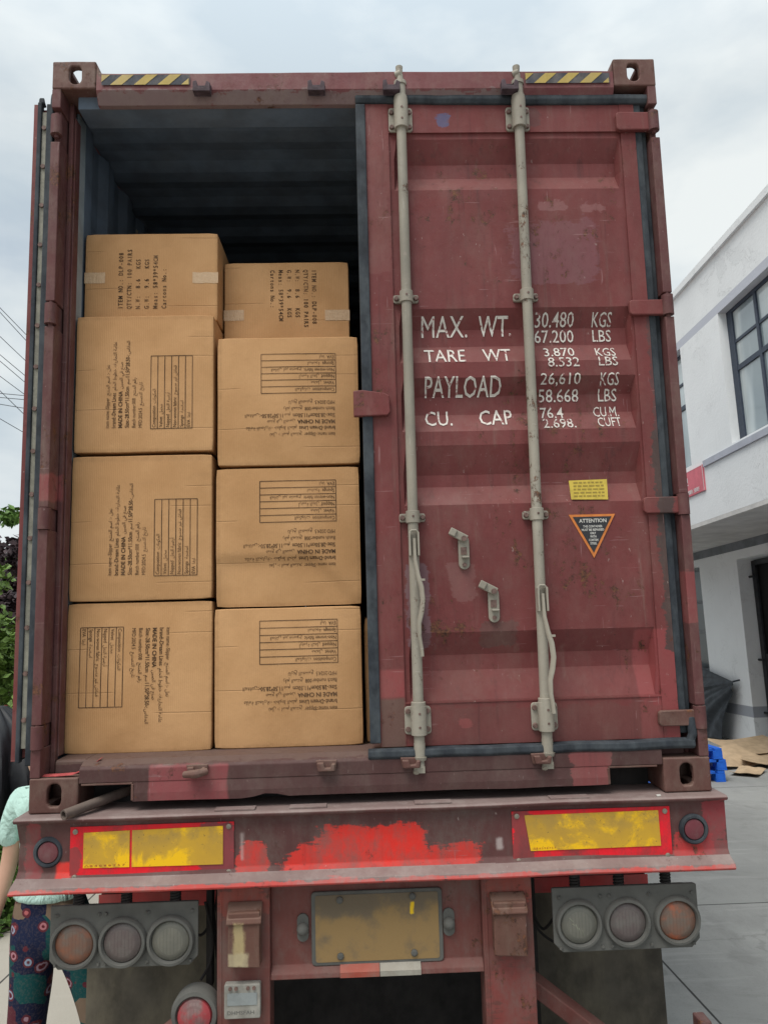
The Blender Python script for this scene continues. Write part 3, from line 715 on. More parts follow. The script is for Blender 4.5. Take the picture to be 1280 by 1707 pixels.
# ================================================================== CARTONS
def bulge(x, z, w_, h_, A):
    u = x/(w_/2); v = (z-h_/2)/(h_/2); return A*max(0, 1-u*u)*max(0, 1-v*v)
AL = {'name': ('اسم المنتج', 'نعل'), 'brand': ('علامة التجارية', 'خطوط الحلم')}
LINES = [('item name:-Slipper', 'نعل -: اسم المنتج', 0), ('brand:-Dream Lines', 'علامة التجارية:- خطوط الحلم', 1), ('MADE IN CHINA', 'صنع في الصين', 2),
         ('Size:-28.50cm*11.50cm', 'سم', 1), ('Batch number:008', 'رقم المنتج', 0), ('MFD:2024.5', 'تاريخ التصنيع', 0)]
ROWS = [('Composition', 'المكونات'), ('Velvet', 'مخمل'), ('Napped', 'أرضية النعل'), ('Non-woven fabric', 'قماش غير منسوج'), ('Sponge', 'اسفنجة'), ('EVA', 'ايفا')]
def print_front(mb, fn, W_, H_):
    """canonical upright print; fn(u, v): u from the left edge, v down from the top edge"""
    F = lambda u, v: fn(u, -v)
    u0 = .098
    for i, (t, a, b) in enumerate(LINES):
        v = .128 + i*.0262
        e = put_text(mb, t, F, x=u0, z=-v, size=.0225 if b else .0205, bold=(0, .010, .018)[b], sx=.80 if not b == 2 else .90)
        e = put_text(mb, arabic(a), F, x=e+.010, z=-v, size=.0195, bold=-.004, sx=.95)
        if i == 3: e = put_text(mb, '11.50*28.50-:', F, x=e+.006, z=-v, size=.0225, bold=.010, sx=.80); put_text(mb, arabic('المقاس'), F, x=e+.004, z=-v, size=.0195, bold=-.004, sx=.95)
    t0, rh, tw = .292, .0275, .300; th = rh*6
    def bar(a, b, c, d):                 # thin printed rule, broken up so it follows the board
        n = max(1, int(max(abs(b-a), abs(d-c))/.03)); vs = []; fs = []
        for k in range(n+1):
            if b-a > d-c: x = a+(b-a)*k/n; vs += [F(x, -c), F(x, -d)]
            else: y = c+(d-c)*k/n; vs += [F(a, -y), F(b, -y)]
        for k in range(n): fs.append((2*k, 2*k+1, 2*k+3, 2*k+2))
        mb.add(vs, fs)
    lw = .0013
    for k in range(7): bar(u0-.006, u0-.006+tw, t0+k*rh-lw, t0+k*rh+lw)
    bar(u0-.006-lw, u0-.006+lw, t0, t0+th); bar(u0-.006+tw-lw, u0-.006+tw+lw, t0, t0+th)
    for k, (t, a) in enumerate(ROWS):
        e = put_text(mb, t, F, x=u0, z=-(t0+k*rh+.020), size=.0195, bold=.002, sx=.86)
        put_text(mb, arabic(a), F, x=e+.010, z=-(t0+k*rh+.020), size=.018, bold=-.004, sx=.95)
def mono(mb, t, fn, u, v, size, adv):
    for i, c in enumerate(t):
        if c != ' ':
            vs, fs = text_geo(c, .014); a0 = min(p[0] for p in vs); a1 = max(p[0] for p in vs); wd = (a1-a0)*size; k = min(1, adv*.82/wd)
            cx = u + i*adv + adv/2
            mb.add([fn(cx + (p[0]-(a0+a1)/2)*size*k, -v + p[1]*size*1.25) for p in vs], fs)
def print_end(mb, fn):
    F = lambda u, v: fn(u, -v)
    for i, t in enumerate(('ITEM NO.: DLP-008', 'QTY/CTN: 100 PAIRS', 'N.W:  8.6   KGS', 'G.W:  9.6   KGS', 'Meas: 58*39*54CM', 'Cartons No.:')):
        mono(mb, t, F, .065, .055+i*.0362+.02, .0215, .0148)
def carton(name, x0, x1, y0, dep, z0, z1, label, kind, rot=0, A=.008, tilt=0, seed=1, group='cartons stacked inside the container', print_off=(0, 0), hidden=False):
    W_, H_ = x1-x0, z1-z0
    root = empty('carton', ((x0+x1)/2, y0, z0), label=label, cat='carton', group=group)
    root.rotation_euler = (0, R(tilt), 0)
    bm = bmesh.new(); bmesh.ops.create_cube(bm, size=1); bmesh.ops.subdivide_edges(bm, edges=bm.edges[:], cuts=27, use_grid_fill=True)
    rs = random.Random(seed); off = Vector((rs.random()*50, rs.random()*50, rs.random()*50))
    ks = H_/.56
    def dent(x, z):
        if seed != 16: return 0
        d_ = (-.02 - x)*.55 + (.20 - z) + .10*math.sin((x+.28)*6); return -.016*max(0, min(1, d_/.05))*max(0, min(1, (x+.30)/.05))*max(0, min(1, (.20-z)/.03)) if z < .22 else 0
    def surf(x, z): return bulge(x, z, W_, H_, A) + dent(x, z) + .0035*mnoise.noise(Vector((x*3.5, 2, z*3.5))+off)*min(1, 12*(W_/2-abs(x)))*min(1, 12*max(0, min(z, H_-z))) + .0016*mnoise.noise(Vector((x*7, 0, z*7))+off)*min(1, 12*(W_/2-abs(x)))*min(1, 12*max(0, min(z, H_-z)))
    for v in bm.verts:
        u, t, s = v.co; x = u*W_; y = (t+.5)*dep; z = (s+.5)*H_
        fx = 1-(2*u)**2; fz = 1-(2*s)**2; fy = 1-(2*t)**2; nn = mnoise.noise_vector(Vector((x*5, y*5, z*5))+off)
        if t < -.499: y -= surf(x, z)
        if abs(u) > .499: x += math.copysign(.0025*fy*fz, u) + .0012*nn.x
        if abs(s) > .499: z += math.copysign(.002*fx*fy, s) - (.0035*(1-abs(nn.y))*fx*.5 if s < 0 else 0) + .0012*nn.z
        cn = max(0, abs(2*u)-.86)/.14 * max(0, abs(2*s)-.86)/.14      # softened, slightly crushed corners
        if t < 0: x -= math.copysign(.0022*cn*(1+nn.y), u); z -= math.copysign(.0022*cn*(1+nn.x), s); y += .003*cn
        v.co = (x, y, z)
    me = bpy.data.meshes.new('box_body'); bm.to_mesh(me); bm.free(); me.materials.append(m_card)
    for p in me.polygons: p.use_smooth = True
    try: me.set_sharp_from_angle(angle=R(50))
    except Exception: pass
    body = bpy.data.objects.new('box_body', me); COL.objects.link(body); body.parent = root
    bv = body.modifiers.new('bevel', 'BEVEL'); bv.width = .0035; bv.segments = 3; bv.limit_method = 'ANGLE'; bv.angle_limit = R(60)
    body['label'] = None or 'plain brown corrugated board'; del body['label']
    if hidden: return root
    mb = MB()
    def fn(u, v):
        # u right, v down in the print's own frame -> face x, z
        px, pz = print_off
        if rot == 90:  x, z = -W_/2 + v, u             # reads upwards; print top towards the left edge
        elif rot == -90: x, z = W_/2 - v, H_ - u
        elif rot == 180: x, z = W_/2 - u, v
        else: x, z = -W_/2 + u, H_ - v
        x += px; z += pz
        return (x, -surf(max(-W_/2, min(W_/2, x)), max(0, min(H_, z))) - .0014, z)
    if kind == 'front': print_front(mb, lambda u, v: fn(u, v), W_, H_)
    else: print_end(mb, lambda u, v: fn(u, v))
    o = mb.build('printed_text', m_ink, root)
    if kind == 'end':
        for sgn, wd, zz in ((-1, .085, .195), (1, .105, .19)):
            xa, xb = (-W_/2-.002, -W_/2+wd) if sgn < 0 else (W_/2-wd, W_/2+.002)
            zz_ = zz + (.0 if rot == 90 else -.03); vs = []; n = 6
            for k in range(n+1):
                x = xa+(xb-xa)*k/n; jag = .003*mnoise.noise(Vector((x*60, seed, 0)))
                for z in (zz_-.024+jag, zz_+.024+jag): vs.append((x, -surf(max(-W_/2, min(W_/2, x)), z)-.0012, z))
            MB().add(vs, [(2*k, 2*k+2, 2*k+3, 2*k+1) for k in range(n)]).build('tape', m_tape, root)
    return root
XL0, XL1, XR0, XR1 = -1.1665, -.612, -.602, -.036
carton('c', XL0, XL1, .165, .39, 1.570, 2.133, 'bottom carton of the left stack, print turned sideways with the table on its left', 'front', -90, seed=11, tilt=.15, print_off=(-.045, -.0))
carton('c', XL0+.006, XL1, .160, .39, 2.142, 2.712, 'second carton up in the left stack, sideways print with its table on the right', 'front', 90, seed=12, print_off=(.035, .0))
carton('c', XL0+.008, XL1+.004, .163, .39, 2.728, 3.292, 'third carton from the bottom in the left stack, below the one marked ITEM NO.', 'front', 90, seed=13, tilt=.0, print_off=(.01, .0))
carton('c', -1.163, -.608, .245, .56, 3.300, 3.690, 'topmost carton of the left stack, marked ITEM NO. DLP-008 reading upwards, tape on both sides', 'end', 90, seed=14, A=.003, print_off=(.085, -.01))
carton('c', XR0, XR1, .168, .39, 1.572, 2.098, 'bottom carton of the right stack, upside-down print, standing beside the shut door', 'front', 180, seed=15, print_off=(0, .02))
carton('c', XR0+.006, XR1+.004, .164, .39, 2.106, 2.650, 'second carton up in the right stack, upside-down print, dent in its lower left', 'front', 180, seed=16, A=.009, print_off=(0, .035))
carton('c', XR0+.010, XR1+.012, .166, .39, 2.664, 3.192, 'third carton from the bottom in the right stack, upside-down print, below the taped top one', 'front', 180, seed=17, print_off=(0, .0))
carton('c', -.600, -.058, .352, .56, 3.200, 3.606, 'topmost carton of the right stack, marked ITEM NO. DLP-008 reading downwards, set back', 'end', -90, seed=18, A=.004, print_off=(-.085, .03))
carton('c', -.024, .53, .22, .39, 1.570, 2.05, 'carton in the third stack behind the shut door, edge showing beside the bottom right box', 'front', 180, seed=19, hidden=True)

# ================================================================== TRAILER
tr = empty('semi_trailer', (0, 0, 0), label='dirty red skeleton trailer carrying the container, with rear lamps and blank number plate', cat='trailer')
def tp(mb, name, mat, parent=None, **k):
    return mb.build(name, mat, parent or tr, **k)
BX = 1.246
prof = [(.16, 1.398), (-.052, 1.398), (-.060, 1.391), (-.056, 1.382), (-.036, 1.379), (-.030, 1.370), (-.029, 1.30), (-.029, 1.210), (-.040, 1.193), (-.074, 1.176), (-.080, 1.160), (-.074, 1.153), (.02, 1.156), (.02, 1.28), (.16, 1.38)]
mb = MB(); n = 60; vs = []; fs = []; K = len(prof)
for i in range(n+1):
    x = -BX + 2*BX*i/n
    for (y, z) in prof:
        if x < -1.0 and y < .01 and z < 1.385:
            k = min(1, (-1.0-x)/.246); k = k*k*(3-2*k)*k; y += k*.036*max(0, math.sin(math.pi*min(1, max(0, (z-1.16)/.215))))**.8
        dz = .004*mnoise.noise(Vector((x*2.2, 0, 4))) * (1 if z < 1.2 else .5); dy = .005*mnoise.noise(Vector((x*2.6, z*6, 2))) if y < 0 else 0
        vs.append((x, y+dy, z+dz))
mi = []
for i in range(n):
    for k in range(K):
        fs.append((i*K+k, i*K+(k+1) % K, (i+1)*K+(k+1) % K, (i+1)*K+k)); mi.append(1 if k in (0, 8, 9, 1) else 0)
fs += [tuple(range(K)), tuple(n*K+k for k in range(K))]; mi += [0, 0]
mb.add(vs, fs); mb.mi = mi
beam = tp(mb, 'rear_beam', [m_beam, m_lip], bevel=0)
bpy.data.objects[beam.name].modifiers.new('b', 'BEVEL').width = .002; beam.modifiers['b'].limit_method = 'ANGLE'
mb = MB()
for x0, x1 in ((-.56, -.42), (.14, .27), (.62, .76), (-.3, -.17)): mb.box(x0, x1, -.04, .0, 1.3985, 1.4045)
tp(mb, 'shim_plates', m_lip, beam, bevel=.001)
MB().prism([(1.0, -.045), (1.014, -.042), (1.016, -.028), (1.001, -.03)], 1.399, 1.402, 'z').build('paper_scrap', m_lblw, beam)
for cx, sgn in ((-.771, -1), (.766, 1)):
    x0, x1 = cx-.286, cx+.278; mb = MB(); mb.box(x0, x1, -.034, -.0305, 1.180, 1.362)
    rb = tp(mb, 'reflector_board', m_refl_red, beam, bevel=.001)
    mb = MB()
    if sgn < 0: mb.prism([(x0+.047, 1.226), (x0+.205, 1.224), (x0+.205, 1.345), (x0+.047, 1.342)], -.0365, -.0345); mb.prism([(x0+.213, 1.224), (x1-.038, 1.222), (x1-.038, 1.349), (x0+.213, 1.345)], -.0365, -.0345)
    else: mb.prism([(x0+.062, 1.228), (x1-.040, 1.230), (x1-.042, 1.350), (x0+.045, 1.348)], -.0365, -.0345)
    tp(mb, 'yellow_reflector', m_refl_y, rb)
    mb = MB()
    for dx in (.018, .546):
        for z in (1.196, 1.346): mb.lathe((x0+dx, -.034, z), [(.009, 0), (.009, -.003), (.005, -.0045)], n=12)
    tp(mb, 'rivets', plain('rivet', (.3, .27, .22), .5, .3, 50, metal=.5) if sgn < 0 else bpy.data.materials['rivet'], rb)
    mb = MB(); put_text(mb, '\u25B3B 4 0 9 8 7 5 7', lambda u, v: (u, -.0372, v), rect=(x0+.05, x0+.19, 1.229, 1.236) if sgn < 0 else (x0+.07, x0+.15, 1.233, 1.240))
    tp(mb, 'serial_print', plain('serial_ink', (.35, .03, .03), .6, .2, 30) if sgn < 0 else bpy.data.materials['serial_ink'], rb)
m_lens_dim = paint('lamp_lens_dusty', (.15, .035, .045), dust=.75, rust=0, streak=0, dustc=(.20, .12, .12), scuff=0, rough=.35)
for x, y in ((-1.134, -.019), (1.125, -.031)):
    c = (x, y, 1.279 if x < 0 else 1.282)
    mb = MB(); mb.lathe(c, [(.050, .012), (.052, -.006), (.046, -.014), (.039, -.014), (.037, -.002)], n=36)
    lm = tp(mb, 'marker_lamp', m_rubber, beam, smooth=True)
    tp(MB().lathe(c, [(.036, -.004), (.034, -.010), (.020, -.013), (.001, -.014)], n=36), 'lens', m_lens_dim, lm, smooth=True)
# uprights and plate panel
for x0, x1 in ((-.556, -.374), (.366, .543)):
    mb = MB(); mb.box(x0, x1, -.012, .10, .30, 1.154); mb.box(x0+.01, x0+.02, -.0135, .0, .3, 1.15)
    tp(mb, 'upright_post', m_under, bevel=.004, wob=.001)
mb = MB(); mb.prism([(.020, 1.154), (.020, .862), (-.004, .842), (-.008, .826), (.03, .822), (.032, 1.154)], -.3738, .3658, 'x')
panel = tp(mb, 'plate_panel', m_under, bevel=.003)
mb = MB(); mb.prism(rrect(-.232, .228, .858, 1.102, .014), .010, .0195)
pf = tp(mb, 'number_plate', m_lampbox, panel, bevel=.003, label='blank number plate caked in brown dirt')
mb = MB(); mb.prism(rrect(-.218, .214, .870, 1.090, .008), .0085, .0105); tp(mb, 'plate_face', m_plate, pf)
mb = MB()
for x, z in ((-.132, 1.074), (.124, 1.078), (-.132, .889), (.125, .891)): mb.lathe((x, .0085, z), [(.012, 0), (.012, -.006), (.007, -.009)], n=8)
tp(mb, 'plate_bolts', m_lampbox, pf)
for x in (-.262, .250):
    mb = MB(); mb.prism(stadium(x, .985, .040, .092), .012, .0195); mb.lathe((x, .012, .983), [(.021, 0), (.020, -.014), (.013, -.024), (.003, -.028)], n=20)
    tp(mb, 'plate_lamp', m_lampbox, smooth=True)
for x0, x1, c, nm in ((-.134, .002, (.36, .075, .05), 'tape_red'), (.004, .146, (.36, .34, .29), 'tape_white')):
    mb = MB(); mb.box(x0, x1, -.0105, -.0082, .826, .842); mb.add([(x0, -.0105, .8425), (x1, -.0105, .8425), (x1, .012, .863), (x0, .012, .863)], [(0, 1, 2, 3)])
    tp(mb, 'reflective_strip', paint(nm, c, dust=.8, rust=0, streak=.5, dustc=(.2, .16, .13), scuff=.3), panel)
# folded steel holders
for x0, x1, lab in ((-.511, -.402, 'rusty holder with flaking yellow paint'), (.397, .509, 'rusty red-brown holder')):
    mb = MB(); mb.prism([(x0, .898), (x1, .892), (x1, .965), (x1+.002, 1.07), (x0+.002, 1.07), (x0, .92)], -.062, -.014)
    mb.prism([(-.072, 1.036), (-.066, 1.050), (-.016, 1.092), (-.014, 1.080), (-.060, 1.042), (-.064, 1.03)], x0-.004, x1+.006, 'x')
    tp(mb, 'steel_holder', paint('holder_'+('a' if x0 < 0 else 'b'), (.13, .06, .045), dust=.5, rust=.9, streak=.3, dustc=(.2, .16, .12), scuff=.3,
        patches=[(-.49, -.455, .90, 1.04, (.45, .36, .18), .75, .02), (-.51, -.44, .895, .94, (.42, .35, .22), .8, .02)]), label=lab, bevel=.004, wob=.003, wf=14)
# small meter box
mb = MB(); mb.prism(rrect(-.526, -.404, .724, .833, .006), -.040, -.012); mt = tp(mb, 'junction_box', plain('box_grey', (.30, .29, .26), .7, .3, 20, dust=.4, dustc=(.2, .18, .15)), bevel=.003)
mb = MB(); mb.box(-.515, -.415, -.0425, -.0405, .768, .806); tp(mb, 'box_window', plain('box_window', (.24, .26, .26), .35, .15, 20), mt)
mb = MB()
for x in (-.505, -.485, -.445, -.425): mb.tube([(x, -.040, .821), (x, -.045, .821)], .006, 10)
tp(mb, 'box_fittings', m_bolt, mt); mb = MB(); put_text(mb, 'DHMSFAH', lambda u, v: (u, -.0405, v), rect=(-.515, -.425, .738, .750)); tp(mb, 'embossed_letters', m_lampbox, mt)
# rear lamp clusters
def lens_mat(name, c, d, hot=None):
    s = NM(name, .38, 0, .4); col = s.mix(s.ramp(s.noise(22, 6, .65), .35, .7), c, d)
    br = s.n('TexBrick'); br.inputs['Scale'].default_value = 42; br.inputs['Mortar Size'].default_value = .06; s.l(s.vec((1, 1, 1)), br.inputs[0])
    col = s.mix(s.math('MULTIPLY', br.outputs['Fac'], .30), col, tuple(x*.5 for x in c))
    if hot: col = s.mix(s.math('MULTIPLY', s.ramp(s.noise(12, 5, .6), .42, .6), .8), col, hot)
    s.bump(s.noise(60, 4, .6), .25, .003); return s.out(col)
LM = {'amber': lens_mat('lens_amber', (.17, .085, .058), (.13, .115, .098), (.24, .082, .042)), 'red': lens_mat('lens_red', (.115, .088, .085), (.14, .125, .115)), 'clear': lens_mat('lens_clear', (.135, .132, .112), (.165, .158, .13)),
      'hotamber': lens_mat('lens_amber_bright', (.19, .10, .07), (.14, .12, .10), (.40, .10, .04))}
def cluster(x0, x1, z0, z1, xs, kinds, cz, springs, bar):
    c = .030; sx = -1 if x0 < 0 else 1
    pts = [(x0, z0+c), (x0+c, z0), (x1-c, z0), (x1, z0+c), (x1, z1-.004), (x1-.012 if sx > 0 else x1, z1), (x0, z1)]
    mb = MB(); mb.prism(pts, .0, .012); mb.box(x0+.02, x1-.02, .012, .07, z0+.02, z1-.02)
    pn = tp(mb, 'lamp_panel', m_lampbox, bevel=.003, label='dusty black panel with three round lamps, %s' % ('left' if sx < 0 else 'right'))
    mb = MB(); rr = random.Random(5)
    for x in [xs[0]+.08, xs[1]+.08, x0+.02, x1-.02, xs[1]-.06]:
        for z in (z0+.016, z1-.03): mb.tube([(x+rr.uniform(-.01, .01), 0, z), (x, -.006, z)], .0055, 8)
    tp(mb, 'screws', m_lampbox, pn)
    for x, kd in zip(xs, kinds):
        mb = MB(); C0 = (x, 0, cz); mb.lathe(C0, [(.083, .002), (.083, -.008), (.078, -.019), (.070, -.020), (.066, -.010), (.066, .0)], n=48)
        lp = tp(mb, 'lamp_ring', m_lampbox, pn, smooth=True)
        mb = MB(); mb.lathe(C0, [(.0655, -.004), (.060, -.010), (.040, -.014), (.020, -.016), (.001, -.0165)], n=48); o = tp(mb, 'lamp_lens', LM[kd], pn, smooth=True)
        if kd == 'clear' and sx > 0:
            mb = MB()
            for (p_, q_) in (((-.034, .024), (-.022, .012)), ((-.026, .006), (-.016, -.002)), ((-.014, .004), (-.006, -.018)), ((-.004, -.008), (.004, -.030)), ((.008, -.016), (.014, -.034))): mb.tube([(x+p_[0], -.0155, cz+p_[1]), (x+q_[0], -.0155, cz+q_[1])], [.0022, .0008], 5)
            tp(mb, 'lens_scrapes', m_lampbox2, pn)
    mb = MB(); mb.box(bar[0], bar[1], .0, .05, 1.128, 1.152); tp(mb, 'mounting_bar', m_dark)
    for x in springs:
        mb = MB(); P_ = []
        for k in range(60): t = k/59; P_.append((x+.016*math.cos(t*2*math.pi*4.5), .022+.016*math.sin(t*2*math.pi*4.5), z1-.004+t*(1.13-z1+.004)))
        mb.tube(P_, .0042, 6); mb.tube([(x, .022, z1-.01), (x, .022, 1.13)], .009, 8); tp(mb, 'spring', m_dark, smooth=True)
cluster(-1.131, -.623, .884, 1.092, (-1.044, -.880, -.716), ('amber', 'red', 'clear'), .968, (-1.042, -.877, -.707), (-1.08, -.64))
cluster(.616, 1.134, .874, 1.088, (.705, .877, 1.055), ('clear', 'red', 'hotamber'), .968, (.705, .863, 1.032), (.686, 1.062))
# round reflector lamp, bottom left
mb = MB(); mb.lathe((-.632, .0, .728), [(.080, .045), (.082, .0), (.076, -.018), (.064, -.020), (.060, -.006)], n=40); rl = tp(mb, 'round_lamp', m_lampbox, smooth=True)
tp(MB().lathe((-.632, 0, .724), [(.060, -.006), (.055, -.016), (.03, -.026), (.001, -.030)], n=40), 'lens', lens_mat('lens_round', (.20, .10, .10), (.22, .16, .15), (.38, .03, .04)), rl, smooth=True)
# mudflaps, fenders, brace, bumper, wheels, chassis
for sx in (-1, 1):
    xa, xb = sorted((sx*.62, sx*1.125))
    n = 12; vs = []; fs = []; mb = MB()
    for i in range(n+1):
        z = .95 - .84*i/n
        for j in range(7):
            x = xa+(xb-xa)*j/6; y = .37 + .012*mnoise.noise(Vector((x*3, z*2, sx)))
            vs.append((x + (.012*sx*(1-z) if j in (0, 6) else 0), y, z))
    fs = [(i*7+j, i*7+j+1, (i+1)*7+j+1, (i+1)*7+j) for i in range(n) for j in range(6)]; mb.add(vs, fs)
    o = tp(mb, 'mudflap', m_mud); so_ = o.modifiers.new('s', 'SOLIDIFY'); so_.thickness = .010
    mb = MB(); pr = []; 
    for k in range(15): t = R(195 - k*14); pr.append((1.02 + .63*math.cos(t), .44 + .66*math.sin(t)))
    pr = [(.352, .952), (.352, 1.000)] + [(1.02 + .66*math.cos(R(a)), .38 + .70*math.sin(R(a))) for a in range(150, 29, -12)]
    inner = [(y*.985+.015, z-.012) for y, z in reversed(pr)]
    xa, xb = sorted((sx*.60, sx*1.088)); mb.prism(pr+inner, xa, xb, 'x'); tp(mb, 'mudguard', plain('mudguard_red', (.50, .05, .05), .6, .3, 8, dust=.5, dustc=(.3, .13, .12)) if sx < 0 else bpy.data.materials['mudguard_red'])
for yy in (1.05, 2.38):
    for sx in (-1, 1):
        mb = MB(); c = (0, yy, .46-yy*.045)
        for xc in (sx*.80, sx*1.09):
            mb.lathe((xc-.12, c[1], c[2]), [(.36, .0), (.46, .0), (.495, .03), (.50, .06), (.50, .18), (.495, .21), (.46, .24), (.36, .24)], 'x', 36)
        wh = tp(mb, 'wheel', m_rubber, smooth=True)
        mb = MB(); mb.lathe((sx*1.0-.03, c[1], c[2]), [(.28, 0), (.30, .05), (.12, .07), (.11, .14), (.01, .15)], 'x', 24); tp(mb, 'rim', m_lampbox, wh)
mb = MB()
for x in (-.46, .45): mb.box(x-.07, x+.07, .16, 11.9, .98, 1.0); mb.box(x-.01, x+.01, .16, 11.9, 1.0, 1.37); mb.box(x-.07, x+.07, .16, 11.9, 1.37, 1.39)
for y in (.9, 2.6, 4.2, 6, 8): mb.box(-.45, .44, y, y+.08, 1.05, 1.30)
mb.box(-.62, .62, .60, .66, .22, .98); mb.tube([(-1.0, 1.05, .41), (1.0, 1.05, .41)], .07, 12); mb.tube([(-1.0, 2.38, .35), (1.0, 2.38, .35)], .07, 12)  # the box is a dark panel added to keep the gap below black
mb.tube([(-.62, .16, 1.12), (-.61, .2, .98), (-.58, .14, .80)], .006, 8); mb.box(-.62, -.60, .12, .17, .75, 1.15)
mb.box(-.62, -.58, .3, .36, .2, 1.1); mb.box(.58, .62, .3, .36, .2, 1.1)
tp(mb, 'chassis_frame_dark_panel', m_dark)
def barq(mb, p, q, w_, t_):
    p, q = Vector(p), Vector(q); d = (q-p); L = d.length; M_ = Matrix.Translation(p) @ d.to_track_quat('X', 'Y').to_matrix().to_4x4()
    mb.box(0, L, -t_/2, t_/2, -w_/2, w_/2, 0, M_)
mb = MB(); barq(mb, (.50, .15, .76), (1.05, .06, .36), .09, .05); mb.lathe((.785, .085, .56), [(.014, 0), (.014, -.02)], n=8); tp(mb, 'brace', m_under, bevel=.004)
mb = MB(); barq(mb, (-.66, .03, .72), (-1.0, .02, .50), .05, .02); tp(mb, 'lamp_bracket', m_under, bevel=.003)
mb = MB(); mb.box(-1.20, 1.20, -.10, -.02, .46, .60); mb.box(1.072, 1.112, -.098, -.03, .60, .681)
tp(mb, 'bumper_bar', m_beam, bevel=.006)
for x in (-.47, .455): tp(MB().box(x-.05, x+.05, -.02, .06, .44, .60), 'bumper_bracket', m_dark)
for P_ in ([(-.70, .06, 1.00), (-.64, .12, .93), (-.60, .16, .99), (-.58, .14, 1.10)], [(-.62, .10, 1.05), (-.60, .13, .92), (-.605, .11, .84), (-.63, .06, .80)],
           [(.66, .07, 1.00), (.61, .13, .90), (.575, .15, .97), (.56, .13, 1.12)], [(.80, .07, .90), (.70, .15, .83), (.60, .17, .88), (.565, .15, 1.0)]):
    pp = [Vector(p) for p in P_]; cv = []
    for i in range(len(pp)-1):
        for k in range(6):
            t = k/6; a0, a1, a2, a3 = pp[max(i-1, 0)], pp[i], pp[i+1], pp[min(i+2, len(pp)-1)]
            cv.append(.5*((2*a1)+(a2-a0)*t+(2*a0-5*a1+4*a2-a3)*t*t+(3*a1-a0-3*a2+a3)*t**3))
    tp(MB().tube(cv, .005, 8), 'lamp_cable', m_dark, smooth=True)
# loose things on the trailer
mb = MB(); p0, p1 = Vector((-1.062, -.085, 1.416)), Vector((-.80, .30, 1.452))
mb.tube([p0, p0.lerp(p1, .5)+Vector((0, 0, .003)), p1], .0175, 20, cap=False); mb.tube([p1, p0.lerp(p1, .5)+Vector((0, 0, .003)), p0], .0125, 20, cap=False)
d = (p1-p0).normalized(); a = d.orthogonal().normalized(); b = d.cross(a); vs = []
for k in range(20):
    t = 2*math.pi*k/20; u = a*math.cos(t)+b*math.sin(t); vs += [p0+u*.0175, p0+u*.0125]
mb.add(vs, [(2*k, 2*k+1, (2*k+3) % 40, (2*k+2) % 40) for k in range(20)])
pipe = empty('steel_pipe', p0, label='rusty steel pipe poking out of the fork opening above the trailer beam', cat='pipe')
o = mb.build('pipe_tube', paint('pipe_rust', (.11, .08, .07), dust=.3, rust=.6, streak=.1, scuff=.4, obj=True), pipe, smooth=True); o.matrix_parent_inverse = Matrix.Translation(-p0)
mb = MB(); P_ = [(-1.195, .035, 1.524), (-1.12, .02, 1.527), (-1.07, .02, 1.530), (-1.03, .04, 1.545), (-.985, .045, 1.576)]; vs = []
for i, p in enumerate(P_): wd = (.010, .013, .010, .008, .006)[i]; vs += [(p[0], p[1]-wd, p[2]-.001), (p[0]+.004, p[1]+wd, p[2]+.003)]
mb.add(vs, [(2*k, 2*k+2, 2*k+3, 2*k+1) for k in range(4)])
o = mb.build('plastic_ribbon', plain('ribbon_red', (.45, .09, .09), .5, .3, 30)); tag(o, 'torn red plastic ribbon lying on the lower left corner of the container', 'ribbon'); o.modifiers.new('s', 'SOLIDIFY').thickness = .0015

# ================================================================== YARD
def concrete():
    s = NM('concrete_yard', .9, 0, .2); x, y, z = s.xyz()
    col = s.mix(s.ramp(s.noise(.7, 6, .6), .3, .7), (.24, .245, .24), (.315, .32, .31))
    col = s.mix(s.math('MULTIPLY', s.ramp(s.noise(6, 8, .7, (1, .35, 1)), .45, .75), .35), col, (.18, .18, .175))
    col = s.mix(s.math('MULTIPLY', s.ramp(s.noise(90, 4, .7), .55, .7), .35), col, (.13, .13, .125))
    col = s.mix(s.math('MULTIPLY', s.ramp(s.noise(1.6, 7, .72, dist=1.0), .52, .66), .30), col, (.15, .15, .145))
    tr_ = s.noise(5, 4, .6, (.22, 1.4, 1), off=(1, 1, 1)); col = s.mix(s.math('MULTIPLY', s.ramp(tr_, .56, .66), .22), col, (.42, .42, .41))
    col = s.mix(s.ramp(x, -1.0, -.2, .7, 0), col, (.44, .40, .33))
    cr = s.n('TexVoronoi', feature='DISTANCE_TO_EDGE'); cr.inputs['Scale'].default_value = .23
    q = s.n('VectorMath', operation='ADD'); nz = s.n('TexNoise'); nz.inputs['Scale'].default_value = 1.4; nz.inputs['Detail'].default_value = 5; s.l(s.pos(), nz.inputs['Vector'])
    s.l(s.vec((1, 1, 0)), q.inputs[0]); s.l(nz.outputs['Color'], q.inputs[1]); s.l(q.outputs[0], cr.inputs['Vector'])
    col = s.mix(s.ramp(cr.outputs[0], .0, .003, .22, 0), col, (.07, .07, .065))
    # expansion joints every four metres
    for ax, off in ((x, 1.738), (y, 2.9)):
        f = s.math('ABSOLUTE', s.math('SUBTRACT', s.math('FRACT', s.math('ADD', s.math('DIVIDE', s.math('SUBTRACT', ax, off), 4.0), .5)), .5))
        wv = s.math('ADD', f, s.math('MULTIPLY', s.math('SUBTRACT', s.noise(9, 3), .5), .0012))
        col = s.mix(s.ramp(wv, .0012, .0022, .92, 0), col, (.03, .03, .03))
    s.bump(s.noise(120, 5, .7), .35, .006); return s.out(col)
mb = MB(); S = 400
mb.add([(-S, -S, 0), (S, -S, 0), (S, S, 0), (-S, S, 0)], [(0, 1, 2, 3)])
g = yard(mb.build('ground', concrete())); tag(g, kind='structure')
